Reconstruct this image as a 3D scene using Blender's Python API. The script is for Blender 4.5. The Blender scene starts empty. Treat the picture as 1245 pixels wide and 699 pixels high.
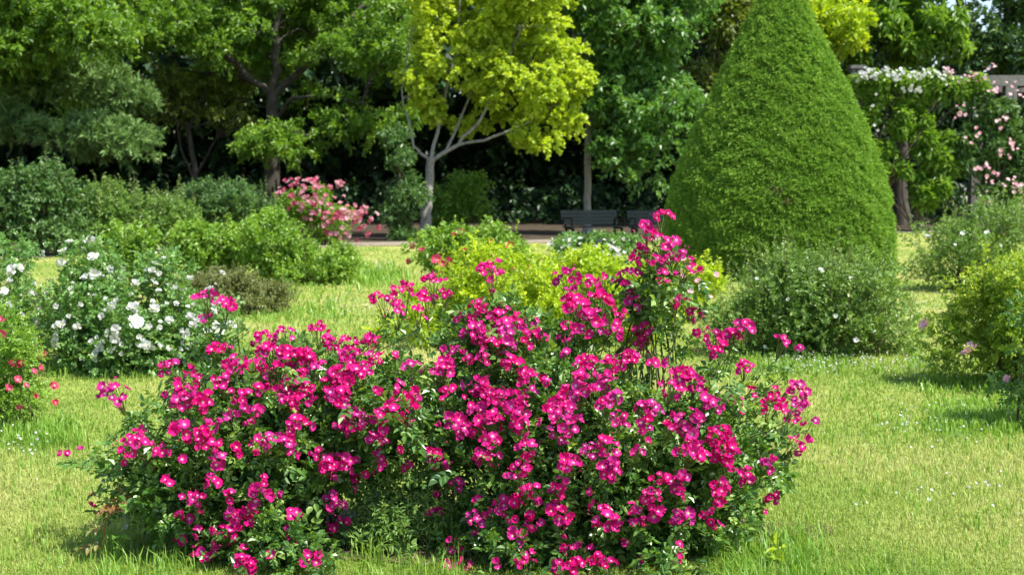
import bpy, math, random
import numpy as np

# ------------------------------------------------------------------ camera, sky, sun, exposure
sc = bpy.context.scene
COL = sc.collection
R = math.radians
CAM_H, FPX, CX, CY, HOR = 1.5, 1729.0, 622.5, 349.5, 225.0
PITCH = math.atan((CY - HOR) / FPX)
cam = bpy.data.objects.new('camera', bpy.data.cameras.new('camera'))
COL.objects.link(cam)
cam.location = (0, 0, CAM_H)
cam.rotation_euler = (math.pi / 2 - PITCH, 0, 0)
cam.data.lens = 50.0
cam.data.sensor_width = 36.0
cam.data.clip_end = 2000
cam.data.dof.use_dof = True
cam.data.dof.focus_distance = 5.9
cam.data.dof.aperture_fstop = 5.6
sc.camera = cam

SUN_EL, SUN_AZ = R(58), R(122)         # azimuth measured from +Y (view direction) towards +X
TO_SUN = np.array([math.cos(SUN_EL) * math.sin(SUN_AZ), math.cos(SUN_EL) * math.cos(SUN_AZ), math.sin(SUN_EL)])
world = bpy.data.worlds.new('World')
sc.world = world
world.use_nodes = True
nt = world.node_tree
sky = nt.nodes.new('ShaderNodeTexSky')
sky.sky_type = 'NISHITA'
sky.sun_disc = False
sky.sun_elevation = SUN_EL
sky.sun_rotation = SUN_AZ
bg = nt.nodes['Background']
bg.inputs['Strength'].default_value = 0.12
nt.links.new(sky.outputs[0], bg.inputs[0])
sun = bpy.data.objects.new('sun', bpy.data.lights.new('sun', 'SUN'))
COL.objects.link(sun)
sun.data.energy = 5.0
sun.data.angle = R(0.5)
sun.data.color = (1.0, 0.955, 0.87)
sun.location = (20, -5, 40)
from mathutils import Vector, Matrix
sun.rotation_euler = Vector(TO_SUN).to_track_quat('Z', 'Y').to_euler()
sc.view_settings.view_transform = 'Standard'
sc.view_settings.look = 'None'
sc.view_settings.gamma = 1.0
sc.view_settings.use_curve_mapping = False
sc.view_settings.exposure = 1.18
sc.cycles.max_bounces = 6
sc.cycles.diffuse_bounces = 3
sc.cycles.transmission_bounces = 4
sc.cycles.glossy_bounces = 2
sc.cycles.use_denoising = True
sc.cycles.caustics_reflective = False
sc.cycles.caustics_refractive = False

rng = np.random.default_rng(7)
random.seed(7)

# ------------------------------------------------------------------ picture measurements -> places
_cp, _sp = math.cos(PITCH), math.sin(PITCH)
def ray(px, py):
    u, v = (px - CX) / FPX, -(py - CY) / FPX
    return np.array([u, _cp + v * _sp, -_sp + v * _cp])
def P(px, py, D):
    r = ray(px, py)
    return np.array([0, 0, CAM_H]) + r * (D / r[1])
def G(px, py):
    r = ray(px, py)
    return np.array([0, 0, CAM_H]) + r * (-CAM_H / r[2])
def GD(px, D):                          # ground point at a column and a distance
    p = P(px, 400, D); p[2] = 0.0
    return p
def S(D):                               # metres per photo pixel at distance D
    return D / FPX
def nrm(a):
    return a / np.maximum(np.linalg.norm(a, axis=-1, keepdims=True), 1e-9)

# ------------------------------------------------------------------ materials
def new_mat(name):
    m = bpy.data.materials.new(name)
    m.use_nodes = True
    t = m.node_tree
    return m, t, t.nodes['Principled BSDF'], t.nodes['Material Output']
def ramp(t, stops):
    r = t.nodes.new('ShaderNodeValToRGB')
    e = r.color_ramp.elements
    while len(e) < len(stops):
        e.new(0.5)
    for i, (p, c) in enumerate(stops):
        e[i].position = p
        e[i].color = (*c, 1)
    return r
def leaf_mat(name, c0, c1, c2, trans=0.3, rough=0.45, patch=1.2, spec=0.4, tcol=None, blotch=0.28):
    m, t, b, out = new_mat(name)
    a = t.nodes.new('ShaderNodeAttribute'); a.attribute_name = 'tint'
    tc = t.nodes.new('ShaderNodeTexCoord')
    n = t.nodes.new('ShaderNodeTexNoise'); n.inputs['Scale'].default_value = patch; n.inputs['Detail'].default_value = 2
    t.links.new(tc.outputs['Object'], n.inputs['Vector'])
    ma = t.nodes.new('ShaderNodeMath'); ma.operation = 'MULTIPLY_ADD'
    ma.inputs[1].default_value = blotch * 2; ma.inputs[2].default_value = -blotch
    t.links.new(n.outputs['Fac'], ma.inputs[0])
    ad = t.nodes.new('ShaderNodeMath'); ad.operation = 'ADD'; ad.use_clamp = True
    t.links.new(a.outputs['Fac'], ad.inputs[0]); t.links.new(ma.outputs[0], ad.inputs[1])
    r = ramp(t, [(0.0, c0), (0.5, c1), (1.0, c2)])
    t.links.new(ad.outputs[0], r.inputs[0])
    t.links.new(r.outputs[0], b.inputs['Base Color'])
    b.inputs['Roughness'].default_value = rough
    b.inputs['Specular IOR Level'].default_value = spec
    tr = t.nodes.new('ShaderNodeBsdfTranslucent')
    mx = t.nodes.new('ShaderNodeMix'); mx.data_type = 'RGBA'; mx.blend_type = 'MULTIPLY'; mx.inputs[0].default_value = 1
    t.links.new(r.outputs[0], mx.inputs[6])
    mx.inputs[7].default_value = (*(tcol or (1.7, 1.6, 0.5)), 1)
    t.links.new(mx.outputs[2], tr.inputs[0])
    ms = t.nodes.new('ShaderNodeMixShader'); ms.inputs[0].default_value = trans
    t.links.new(b.outputs[0], ms.inputs[1]); t.links.new(tr.outputs[0], ms.inputs[2])
    t.links.new(ms.outputs[0], out.inputs[0])
    return m
def petal_mat(name, eye, mid, rim, fade, trans=0.3, e0=0.12, e1=0.4):
    """'pr' runs from the eye of the bloom (0) to the rim (1); 'tint' is how far the bloom has faded."""
    m, t, b, out = new_mat(name)
    a = t.nodes.new('ShaderNodeAttribute'); a.attribute_name = 'pr'
    f = t.nodes.new('ShaderNodeAttribute'); f.attribute_name = 'tint'
    r1 = ramp(t, [(e0, eye), (e1, mid), (1.0, rim)])
    r2 = ramp(t, [(e0, eye), (e1 + 0.1, fade), (1.0, tuple(0.6 * x + 0.4 * y for x, y in zip(fade, rim)))])
    t.links.new(a.outputs['Fac'], r1.inputs[0]); t.links.new(a.outputs['Fac'], r2.inputs[0])
    mx = t.nodes.new('ShaderNodeMix'); mx.data_type = 'RGBA'
    t.links.new(f.outputs['Fac'], mx.inputs[0]); t.links.new(r1.outputs[0], mx.inputs[6]); t.links.new(r2.outputs[0], mx.inputs[7])
    t.links.new(mx.outputs[2], b.inputs['Base Color'])
    b.inputs['Roughness'].default_value = 0.55
    b.inputs['Specular IOR Level'].default_value = 0.12
    tr = t.nodes.new('ShaderNodeBsdfTranslucent'); t.links.new(mx.outputs[2], tr.inputs[0])
    ms = t.nodes.new('ShaderNodeMixShader'); ms.inputs[0].default_value = trans
    t.links.new(b.outputs[0], ms.inputs[1]); t.links.new(tr.outputs[0], ms.inputs[2])
    t.links.new(ms.outputs[0], out.inputs[0])
    return m
def rough_mat(name, c0, c1, scale=8, rough=0.85, bump=0.4, detail=6, stretch=(1, 1, 1), c2=None):
    m, t, b, out = new_mat(name)
    tc = t.nodes.new('ShaderNodeTexCoord'); mp = t.nodes.new('ShaderNodeMapping')
    mp.inputs['Scale'].default_value = stretch
    n = t.nodes.new('ShaderNodeTexNoise'); n.inputs['Scale'].default_value = scale; n.inputs['Detail'].default_value = detail
    n.inputs['Roughness'].default_value = 0.65
    t.links.new(tc.outputs['Object'], mp.inputs[0]); t.links.new(mp.outputs[0], n.inputs['Vector'])
    st = [(0.3, c0), (0.7, c1)] if c2 is None else [(0.3, c0), (0.5, c1), (0.7, c2)]
    r = ramp(t, st); t.links.new(n.outputs['Fac'], r.inputs[0]); t.links.new(r.outputs[0], b.inputs['Base Color'])
    b.inputs['Roughness'].default_value = rough
    b.inputs['Specular IOR Level'].default_value = 0.2
    bp = t.nodes.new('ShaderNodeBump'); bp.inputs['Strength'].default_value = bump; bp.inputs['Distance'].default_value = 0.03
    t.links.new(n.outputs['Fac'], bp.inputs['Height']); t.links.new(bp.outputs[0], b.inputs['Normal'])
    return m

M = {}
M['rose_leaf'] = leaf_mat('rose leaf', (0.03, 0.09, 0.02), (0.10, 0.21, 0.04), (0.28, 0.40, 0.10), 0.3, 0.32, 2.5, 0.55)
M['white_rose_leaf'] = leaf_mat('white rose leaf', (0.05, 0.13, 0.03), (0.12, 0.25, 0.055), (0.24, 0.37, 0.12), 0.32, 0.4, 2.0, 0.5)
M['fresh_leaf'] = leaf_mat('fresh green leaf', (0.08, 0.175, 0.022), (0.165, 0.295, 0.035), (0.27, 0.41, 0.07), 0.36, 0.42, 1.5)
M['lime_leaf'] = leaf_mat('lime green leaf', (0.16, 0.26, 0.014), (0.31, 0.43, 0.022), (0.46, 0.54, 0.04), 0.4, 0.45, 1.6)
M['gold_leaf'] = leaf_mat('golden maple leaf', (0.20, 0.31, 0.02), (0.35, 0.46, 0.035), (0.49, 0.56, 0.08), 0.42, 0.5, 0.6)
M['grey_leaf'] = leaf_mat('grey green leaf', (0.06, 0.13, 0.025), (0.13, 0.24, 0.045), (0.25, 0.35, 0.09), 0.3, 0.42, 1.5)
M['hedge_leaf'] = leaf_mat('dark shrub leaf', (0.03, 0.08, 0.02), (0.075, 0.16, 0.04), (0.15, 0.25, 0.07), 0.27, 0.45, 0.9)
M['shaded_leaf'] = leaf_mat('shade darkened woodland leaf', (0.008, 0.026, 0.010), (0.02, 0.055, 0.016), (0.05, 0.11, 0.03), 0.2, 0.45, 0.5)  # near-black green stands in for the shade beneath the trees
M['tree_leaf'] = leaf_mat('broad tree leaf', (0.055, 0.13, 0.014), (0.13, 0.25, 0.03), (0.24, 0.37, 0.065), 0.44, 0.40, 0.5, 0.4)
M['tree_leaf_blue'] = leaf_mat('glossy blue green leaf', (0.04, 0.115, 0.022), (0.10, 0.225, 0.045), (0.20, 0.34, 0.10), 0.38, 0.36, 0.5, 0.5)
M['olive_leaf'] = leaf_mat('olive leaf', (0.055, 0.085, 0.012), (0.11, 0.16, 0.02), (0.20, 0.25, 0.04), 0.32, 0.45, 0.6)
M['needle'] = leaf_mat('soft pine needle', (0.055, 0.12, 0.03), (0.14, 0.25, 0.07), (0.25, 0.37, 0.13), 0.25, 0.5, 0.8, .2)
M['yew'] = leaf_mat('clipped yew needle', (0.07, 0.15, 0.02), (0.155, 0.285, 0.034), (0.25, 0.39, 0.06), 0.28, 0.6, 1.4, .2, (1.3, 1.4, .8))
M['yellowish_leaf'] = leaf_mat('yellowish rose leaf', (0.07, 0.16, 0.02), (0.20, 0.31, 0.03), (0.38, 0.45, 0.06), 0.38, 0.42, 2.2, .4, None, .4)
M['bronze_leaf'] = leaf_mat('bronze young leaf', (0.16, 0.06, 0.03), (0.25, 0.13, 0.05), (0.16, 0.20, 0.05), 0.3, 0.45, 6)
M['brown_shrub'] = leaf_mat('dull purple brown leaf', (0.09, 0.10, 0.04), (0.16, 0.185, 0.06), (0.22, 0.26, 0.09), 0.25, 0.5, 1.5)
M['weed_leaf'] = leaf_mat('pale weed leaf', (0.09, 0.18, 0.04), (0.17, 0.29, 0.07), (0.27, 0.39, 0.12), 0.35, 0.5, 4)
M['grass'] = leaf_mat('lawn grass blade', (0.13, 0.24, 0.03), (0.265, 0.355, 0.07), (0.46, 0.45, 0.19), 0.34, 0.55, 0.55, 0.2, (1.25, 1.25, 0.8), 0.7)
M['tall_grass'] = leaf_mat('tall grass blade', (0.09, 0.20, 0.022), (0.17, 0.31, 0.04), (0.30, 0.42, 0.09), 0.35, 0.45, 1.2)
M['magenta'] = petal_mat('magenta petal', (0.84, 0.60, 0.72), (0.66, 0.012, 0.23), (0.57, 0.003, 0.14), (0.42, 0.03, 0.25), 0.33, .12, .28)
M['white'] = petal_mat('white petal', (0.60, 0.62, 0.42), (0.64, 0.66, 0.63), (0.66, 0.68, 0.66), (0.62, 0.58, 0.53), 0.3)
M['pink'] = petal_mat('pink petal', (0.66, 0.48, 0.50), (0.52, 0.05, 0.15), (0.45, 0.02, 0.10), (0.68, 0.48, 0.50), 0.3)
M['palepink'] = petal_mat('pale pink petal', (0.85, 0.68, 0.62), (0.82, 0.50, 0.58), (0.80, 0.42, 0.54), (0.85, 0.68, 0.70), 0.3)
M['red'] = petal_mat('red petal', (0.60, 0.20, 0.22), (0.54, 0.018, 0.085), (0.46, 0.006, 0.055), (0.62, 0.14, 0.24), 0.25)
M['stamen'] = rough_mat('yellow stamen', (0.60, 0.42, 0.06), (0.75, 0.62, 0.15), 40)
M['stem'] = rough_mat('green rose cane', (0.05, 0.08, 0.02), (0.13, 0.14, 0.05), 12)
M['twig'] = rough_mat('brown twig', (0.06, 0.045, 0.03), (0.14, 0.11, 0.075), 14)
M['pedicel'] = rough_mat('flower stalk', (0.10, 0.16, 0.04), (0.17, 0.17, 0.06), 14)
M['bark_dark'] = rough_mat('dark bark', (0.025, 0.022, 0.018), (0.085, 0.075, 0.06), 9, 0.9, 0.8, stretch=(1, 1, 0.3))
M['bark_grey'] = rough_mat('flaky grey bark', (0.06, 0.056, 0.05), (0.27, 0.255, 0.225), 11, 0.9, 0.8, stretch=(1, 1, 0.45), c2=(0.15, 0.14, 0.125))
M['bench'] = rough_mat('shade darkened green bench paint', (0.003, 0.006, 0.007), (0.009, 0.014, 0.015), 20, 0.4, 0.15)  # green paint darkened further to stand in for tree shade on the benches
M['iron'] = rough_mat('black iron', (0.003, 0.003, 0.003), (0.007, 0.007, 0.007), 20, 0.5, 0.1)
M['concrete'] = rough_mat('weathered concrete', (0.045, 0.045, 0.042), (0.14, 0.137, 0.128), 7, 0.9, 0.5, c2=(0.085, 0.083, 0.078))
M['path'] = rough_mat('trodden earth', (0.15, 0.125, 0.09), (0.25, 0.215, 0.165), 3, 0.95, 0.6)
M['floor'] = rough_mat('leaf litter', (0.025, 0.019, 0.012), (0.07, 0.052, 0.032), 5, 0.95, 0.8)  # litter kept extra dark, woodland shade put into its colour
M['soil'] = rough_mat('bed soil', (0.035, 0.024, 0.016), (0.11, 0.075, 0.05), 14, 0.95, 0.9)

for k_ in ('bench', 'iron'):
    b_ = M[k_].node_tree.nodes['Principled BSDF']
    b_.inputs['Roughness'].default_value = 0.75; b_.inputs['Specular IOR Level'].default_value = 0.06

def lawn_mat():
    m, t, b, out = new_mat('lawn')
    tc = t.nodes.new('ShaderNodeTexCoord')
    n1 = t.nodes.new('ShaderNodeTexNoise'); n1.inputs['Scale'].default_value = 0.55; n1.inputs['Detail'].default_value = 5; n1.inputs['Roughness'].default_value = 0.6
    n2 = t.nodes.new('ShaderNodeTexNoise'); n2.inputs['Scale'].default_value = 9; n2.inputs['Detail'].default_value = 8; n2.inputs['Roughness'].default_value = 0.75
    t.links.new(tc.outputs['Object'], n1.inputs['Vector']); t.links.new(tc.outputs['Object'], n2.inputs['Vector'])
    r1 = ramp(t, [(0.32, (0.15, 0.22, 0.04)), (0.5, (0.25, 0.29, 0.07)), (0.68, (0.36, 0.32, 0.13))])
    t.links.new(n1.outputs['Fac'], r1.inputs[0])
    r2 = ramp(t, [(0.35, (0.55, 0.55, 0.5)), (0.62, (1.15, 1.15, 1.1))])
    t.links.new(n2.outputs['Fac'], r2.inputs[0])
    mx = t.nodes.new('ShaderNodeMix'); mx.data_type = 'RGBA'; mx.blend_type = 'MULTIPLY'; mx.inputs[0].default_value = 1
    t.links.new(r1.outputs[0], mx.inputs[6]); t.links.new(r2.outputs[0], mx.inputs[7])
    t.links.new(mx.outputs[2], b.inputs['Base Color'])
    b.inputs['Roughness'].default_value = 0.9; b.inputs['Specular IOR Level'].default_value = 0.1
    bp = t.nodes.new('ShaderNodeBump'); bp.inputs['Strength'].default_value = 0.7; bp.inputs['Distance'].default_value = 0.04
    t.links.new(n2.outputs['Fac'], bp.inputs['Height']); t.links.new(bp.outputs[0], b.inputs['Normal'])
    return m
M['lawn'] = lawn_mat()

# ------------------------------------------------------------------ mesh assembly
class MB:
    """Collects geometry (world coordinates) and links it as ONE mesh object."""
    def __init__(s):
        s.v, s.f, s.n, s.mi, s.tint, s.pr, s.k = [], [], [], [], [], [], 0
        s.smooth = []
    def add(s, v, faces, tint=0.5, pr=0.0, mat=0, smooth=False):
        """v (n,3); faces: list of (m,k) integer arrays"""
        v = np.asarray(v, float).reshape(-1, 3)
        s.v.append(v)
        s.tint.append(np.broadcast_to(np.asarray(tint, float), (len(v),)).copy())
        s.pr.append(np.broadcast_to(np.asarray(pr, float), (len(v),)).copy())
        for f in faces:
            f = np.asarray(f, np.int64)
            s.f.append((f + s.k).reshape(-1))
            s.n.append(np.full(len(f), f.shape[1], np.int64))
            s.mi.append(np.full(len(f), mat, np.int64))
            s.smooth.append(np.full(len(f), smooth, bool))
        s.k += len(v)
    def inst(s, tv, tf, pos, X, Y, Z, scale, tint, pr=None, mat=0, smooth=False):
        """instances of a template: tv (k,3), tf list of (m,q) arrays; scale (N,) or (N,3)"""
        N, k = len(pos), len(tv)
        if N == 0: return
        sc_ = np.asarray(scale, float)
        if sc_.ndim <= 1: sc_ = np.broadcast_to(sc_, (N,))[:, None].repeat(3, 1)
        loc = tv[None] * sc_[:, None, :]
        V = pos[:, None, :] + loc[..., 0:1] * X[:, None, :] + loc[..., 1:2] * Y[:, None, :] + loc[..., 2:3] * Z[:, None, :]
        off = (np.arange(N) * k)[:, None, None]
        fs = [(np.asarray(f)[None] + off).reshape(-1, np.asarray(f).shape[1]) for f in tf]
        tt = np.repeat(np.broadcast_to(np.asarray(tint, float), (N,)), k)
        pp = 0.0 if pr is None else np.tile(pr, N)
        s.add(V.reshape(-1, 3), fs, tt, pp, mat, smooth)
    def tube(s, pts, rad, sides=6, mat=0, tint=0.5, cap=True):
        pts = np.asarray(pts, float); n = len(pts)
        rad = np.broadcast_to(np.asarray(rad, float), (n,))
        t = np.gradient(pts, axis=0); t = nrm(t)
        ref = np.array([0.31, 0.87, 0.12]) if abs(t[0, 2]) > 0.6 else np.array([0, 0, 1.0])
        a = nrm(np.cross(t, ref)); b = np.cross(t, a)
        th = np.arange(sides) * 2 * np.pi / sides
        V = pts[:, None] + rad[:, None, None] * (np.cos(th)[None, :, None] * a[:, None] + np.sin(th)[None, :, None] * b[:, None])
        i = np.arange(n - 1)[:, None] * sides; j = np.arange(sides)[None]; j2 = (j + 1) % sides
        q = np.stack([i + j, i + j2, i + sides + j2, i + sides + j], -1).reshape(-1, 4)
        fs = [q]
        s.add(V.reshape(-1, 3), fs, tint, 0, mat, True)
        if cap:
            s.add(V[-1], [np.arange(sides)[None]], tint, 0, mat)
    def box(s, c, size, rz=0.0, mat=0, tilt=0.0, bev=0.0):
        """box with a small chamfer; rz about Z, tilt about its own X axis"""
        hx, hy, hz = np.array(size) / 2
        b = min(bev, hx * .45, hy * .45, hz * .45)
        vs = []
        for sx in (-1, 1):
            for sy in (-1, 1):
                for sz in (-1, 1):
                    vs.append((sx * hx, sy * hy, sz * hz))
        vs = np.array(vs, float)
        fs = np.array([(0, 1, 3, 2), (4, 6, 7, 5), (0, 4, 5, 1), (2, 3, 7, 6), (0, 2, 6, 4), (1, 5, 7, 3)])
        ct, st = math.cos(tilt), math.sin(tilt)
        vs = vs @ np.array([[1, 0, 0], [0, ct, st], [0, -st, ct]])
        cz, sz_ = math.cos(rz), math.sin(rz)
        vs = vs @ np.array([[cz, sz_, 0], [-sz_, cz, 0], [0, 0, 1]])
        s.add(vs + np.array(c), [fs], 0.5, 0, mat)
    def build(s, name, mats, parent=None, origin=None):
        v = np.concatenate(s.v) if s.v else np.zeros((0, 3))
        o0 = np.zeros(3) if origin is None else np.asarray(origin, float)
        if parent is not None and origin is None: o0 = np.array(parent.location)
        v = v - o0
        me = bpy.data.meshes.new(name)
        li = np.concatenate(s.f); nn = np.concatenate(s.n)
        me.vertices.add(len(v)); me.vertices.foreach_set('co', v.astype(np.float32).ravel())
        me.loops.add(len(li)); me.loops.foreach_set('vertex_index', li.astype(np.int32))
        me.polygons.add(len(nn))
        me.polygons.foreach_set('loop_start', (np.cumsum(nn) - nn).astype(np.int32))
        me.polygons.foreach_set('material_index', np.concatenate(s.mi).astype(np.int32))
        me.polygons.foreach_set('use_smooth', np.concatenate(s.smooth))
        for nm, arr in (('tint', s.tint), ('pr', s.pr)):
            at = me.attributes.new(nm, 'FLOAT', 'POINT')
            at.data.foreach_set('value', np.concatenate(arr).astype(np.float32))
        for m in (mats if isinstance(mats, (list, tuple)) else [mats]):
            me.materials.append(M[m] if isinstance(m, str) else m)
        me.update(calc_edges=True)
        o = bpy.data.objects.new(name, me)
        COL.objects.link(o)
        if parent is not None:
            o.parent = parent
            if origin is not None:
                o.location = o0 - np.array(parent.location)
        else:
            o.location = o0
        return o

def tag(o, label=None, cat=None, group=None, kind=None):
    for k, v in (('label', label), ('category', cat), ('group', group), ('kind', kind)):
        if v: o[k] = v
    return o
def empty(name, loc, label, cat, group=None):
    o = bpy.data.objects.new(name, None)
    o.empty_display_size = 0.2
    COL.objects.link(o)
    o.location = [float(x) for x in loc]
    return tag(o, label, cat, group)

# ------------------------------------------------------------------ leaf, twig and bloom templates
def leaf_tpl(fold=0.12, droop=0.1, near=False):
    if near:
        v = np.array([(0, 0, 0), (.34, .25, fold), (.36, .6, fold), (0, 1, -droop), (-.36, .6, fold), (-.34, .25, fold)])
        return v, [np.array([(0, 1, 2, 3), (0, 3, 4, 5)])]
    v = np.array([(0, 0, 0), (.5, .48, fold), (0, 1, -droop), (-.5, .48, fold)])
    return v, [np.array([(0, 1, 2), (0, 2, 3)])]
def frames(d, up):
    Y = nrm(d)
    Z = nrm(up - (up * Y).sum(-1, keepdims=True) * Y)
    return np.cross(Y, Z), Y, Z
def twig_leaves(mb, p, d, n, ltw, L, w, tint=None, spread=0.9, upb=1.0, droop=0.0, near=False, mat=0, tint_sd=0.22, Lvar=0.3):
    """p,d (N,3): foot and direction of each leafy twig; n leaves on each, length L, width ratio w"""
    N = len(p)
    if N == 0: return
    t = (np.arange(n) + rng.random((N, n))) / n
    dd = nrm(d)
    pos = p[:, None] + dd[:, None] * (t * ltw)[..., None] + np.array([0, 0, -1.0]) * (droop * (t ** 2) * ltw)[..., None]
    side = rng.normal(size=(N, n, 3))
    side = nrm(side - (side * dd[:, None]).sum(-1, keepdims=True) * dd[:, None])
    ld = nrm(dd[:, None] * (1 - 0.55 * spread) + side * spread + np.array([0, 0, -droop * 0.8]))
    up = nrm(np.array([0, 0, upb]) + rng.normal(size=(N, n, 3)) * 0.55 + side * 0.1)
    ti = rng.normal(0.5, tint_sd, (N, n)) if tint is None else np.asarray(tint)[:, None] + rng.normal(0, tint_sd * .6, (N, n))
    pos, ld, up, ti = pos.reshape(-1, 3), ld.reshape(-1, 3), up.reshape(-1, 3), np.clip(ti.reshape(-1), 0, 1)
    X, Y, Z = frames(ld, up)
    s = L * (1 + Lvar * rng.normal(size=len(pos))).clip(0.45, 1.7)
    tv, tf = leaf_tpl(0.1, 0.14, near)
    mb.inst(tv, tf, pos, X, Y, Z, np.stack([s * w, s, s], 1), ti, None, mat)
def rose_leaves(mb, p, d, L, tint=None, near=True, mat=0):
    """compound leaves: five leaflets on a short stalk"""
    N = len(p)
    dd = nrm(d)
    up0 = nrm(np.array([0, 0, 1.0]) + rng.normal(size=(N, 3)) * 0.6)
    X, Y, Z = frames(dd, up0)
    ti = np.clip(rng.normal(0.45, 0.22, N) if tint is None else tint, 0, 1)
    s = L * (1 + .25 * rng.normal(size=N)).clip(.5, 1.6)
    tv, tf = leaf_tpl(0.1, 0.2, near)
    for (a, al, sz) in ((1.0, 0.0, 1.0), (.72, 1.0, .9), (.72, -1.0, .9), (.38, 1.15, .75), (.38, -1.15, .75)):
        q = p + Y * (a * s * 0.9)[:, None] - Z * (a * a * s * 0.18)[:, None]
        ang = al + rng.normal(0, .15, N)
        ly = Y * np.cos(ang)[:, None] + X * np.sin(ang)[:, None] - Z * 0.12
        nz = nrm(Z + rng.normal(size=(N, 3)) * 0.25)
        x2, y2, z2 = frames(ly, nz)
        ss = s * 0.62 * sz
        mb.inst(tv, tf, q, x2, y2, z2, np.stack([ss * .78, ss, ss], 1), np.clip(ti + rng.normal(0, .07, N), 0, 1), None, mat)

def bloom_tpl(layers=1, cup=0.35, npet=5, seed=0):
    g = np.random.default_rng(seed)
    vs, fs, pr = [], [], []
    for l in range(layers):
        sc_ = 1 - 0.26 * l
        for k in range(npet):
            c = cup + 0.35 * l + g.normal() * .22
            a = 2 * math.pi * (k + 0.5 * l) / npet + 0.13 * l + g.normal() * .12
            ca, sa = math.cos(a), math.sin(a)
            w = 0.34 * 5 / npet * g.uniform(.8, 1.1)
            ln = g.uniform(.85, 1.12)
            rf = g.normal(size=5) * .035
            pts = [(0.03, 0, 0), (.24, -w * .62, .24 * c * .75 + rf[0]), (.30, 0, .30 * c * .45), (.24, w * .62, .24 * c * .75 + rf[1]),
                   (.44, -w * .72, .44 * c + rf[2]), (.52, -w * .30, .50 * c - 0.05), (.47, 0, .47 * c * .85 + rf[3]), (.52, w * .30, .50 * c - .05), (.44, w * .72, .44 * c + rf[4])]
            b = len(vs)
            for (x, y, z) in pts:
                x, y = x * sc_ * ln, y * sc_
                vs.append((x * ca - y * sa, x * sa + y * ca, z * sc_ + 0.03 * l + 0.012 * (k % 2)))
                pr.append(min(1, math.hypot(x, y) / 0.5))
            for t_ in ((0, 1, 2), (0, 2, 3), (1, 4, 5), (1, 5, 2), (2, 5, 6), (2, 6, 7), (2, 7, 3), (3, 7, 8)):
                fs.append(tuple(b + q_ for q_ in t_))
    return np.array(vs, float), [np.array(fs)], np.array(pr)
BL1 = [bloom_tpl(1, c_, 5, i_) for i_, c_ in enumerate((.15, .45, .75, .3, 1.1))]
BL2 = [bloom_tpl(2, c_, 5, 10 + i_) for i_, c_ in enumerate((.2, .45, .7, .35))]
BL3 = [bloom_tpl(3, c_, 6, 20 + i_) for i_, c_ in enumerate((.25, .5, .7))]
_a = np.arange(6) * np.pi / 3
STAM = (np.concatenate([np.stack([.06 * np.cos(_a), .06 * np.sin(_a), np.full(6, .08)], 1), [[0, 0, .05]]]),
        [np.array([(i, (i + 1) % 6, 6) for i in range(6)])])
_bud = np.array([(0, 0, 0), (.13, 0, .18), (0, .13, .18), (-.13, 0, .18), (0, -.13, .18), (0, 0, .42)])
BUD = (_bud, [np.array([(0, 1, 2), (0, 2, 3), (0, 3, 4), (0, 4, 1), (5, 2, 1), (5, 3, 2), (5, 4, 3), (5, 1, 4)])])
def put_blooms(mb, pos, nor, size, tint, tpl=BL1, mat=0, smat=1, stamens=True):
    N = len(pos)
    up = rng.normal(size=(N, 3))
    Z = nrm(nor)
    X = nrm(np.cross(up, Z)); Y = np.cross(Z, X)
    sz = np.broadcast_to(np.asarray(size, float), (N,)) * (1 + 0.13 * rng.normal(size=N)).clip(.6, 1.4)
    s3 = np.stack([sz, sz * rng.uniform(.82, 1.05, N), sz * rng.uniform(.6, 1.5, N)], 1)
    which = rng.integers(0, len(tpl), N)
    tint = np.broadcast_to(np.asarray(tint, float), (N,))
    for q_ in range(len(tpl)):
        w_ = which == q_
        mb.inst(tpl[q_][0], tpl[q_][1], pos[w_], X[w_], Y[w_], Z[w_], s3[w_], tint[w_], tpl[q_][2], mat, False)
    if stamens:
        mb.inst(STAM[0], STAM[1], pos, X, Y, Z, s3, 0.5, None, smat)

# ------------------------------------------------------------------ crowns out of ellipsoids
def ell(px, py, hw, hh, D, hd):
    """an ellipsoid of leaves: centre, half width and half height measured in the photo at distance D, half depth hd in metres"""
    return (P(px, py, D), np.array([hw * S(D), hd, hh * S(D)]))
def sample_ells(ells, n, inner=0.45, dens=None, zmin=0.03, clump=0.0, per=30):
    """points and outward directions in a union of ellipsoids; with clump > 0 they gather in clumps of about that radius (metres)"""
    vol = np.array([np.prod(e[1]) ** (2 / 3) for e in ells])
    if dens is not None: vol = vol * np.array(dens)
    m = n if clump <= 0 else max(len(ells) * 2, n // per)
    k = rng.choice(len(ells), m, p=vol / vol.sum())
    C = np.array([e[0] for e in ells])[k]; Rr = np.array([e[1] for e in ells])[k]
    u = nrm(rng.normal(size=(m, 3)))
    r = rng.uniform(inner ** 2, 1.0, m) ** 0.5
    lump = 1 + 0.10 * np.sin(u[:, 0] * 7 + k) * np.sin(u[:, 2] * 6 + 2 * k) + 0.06 * rng.normal(size=m)
    if clump > 0:
        lump = lump * (1 - .45 * clump / Rr.mean(1))
    p = C + u * Rr * (r * lump)[:, None]
    d = nrm(u / Rr * Rr.mean(1, keepdims=True))
    if clump > 0:
        g = rng.integers(0, m, n)
        cs = clump * rng.uniform(.55, 1.35, m)
        v = nrm(rng.normal(size=(n, 3)))
        q = v * (rng.uniform(.15, 1, n) ** .5 * cs[g])[:, None] * np.array([1, 1, .72])
        p, k, r = p[g] + q, k[g], r[g]
        d = nrm(d[g] * .6 + v)
    ok = p[:, 2] > zmin
    return p[ok], d[ok], k[ok], r[ok]
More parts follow.
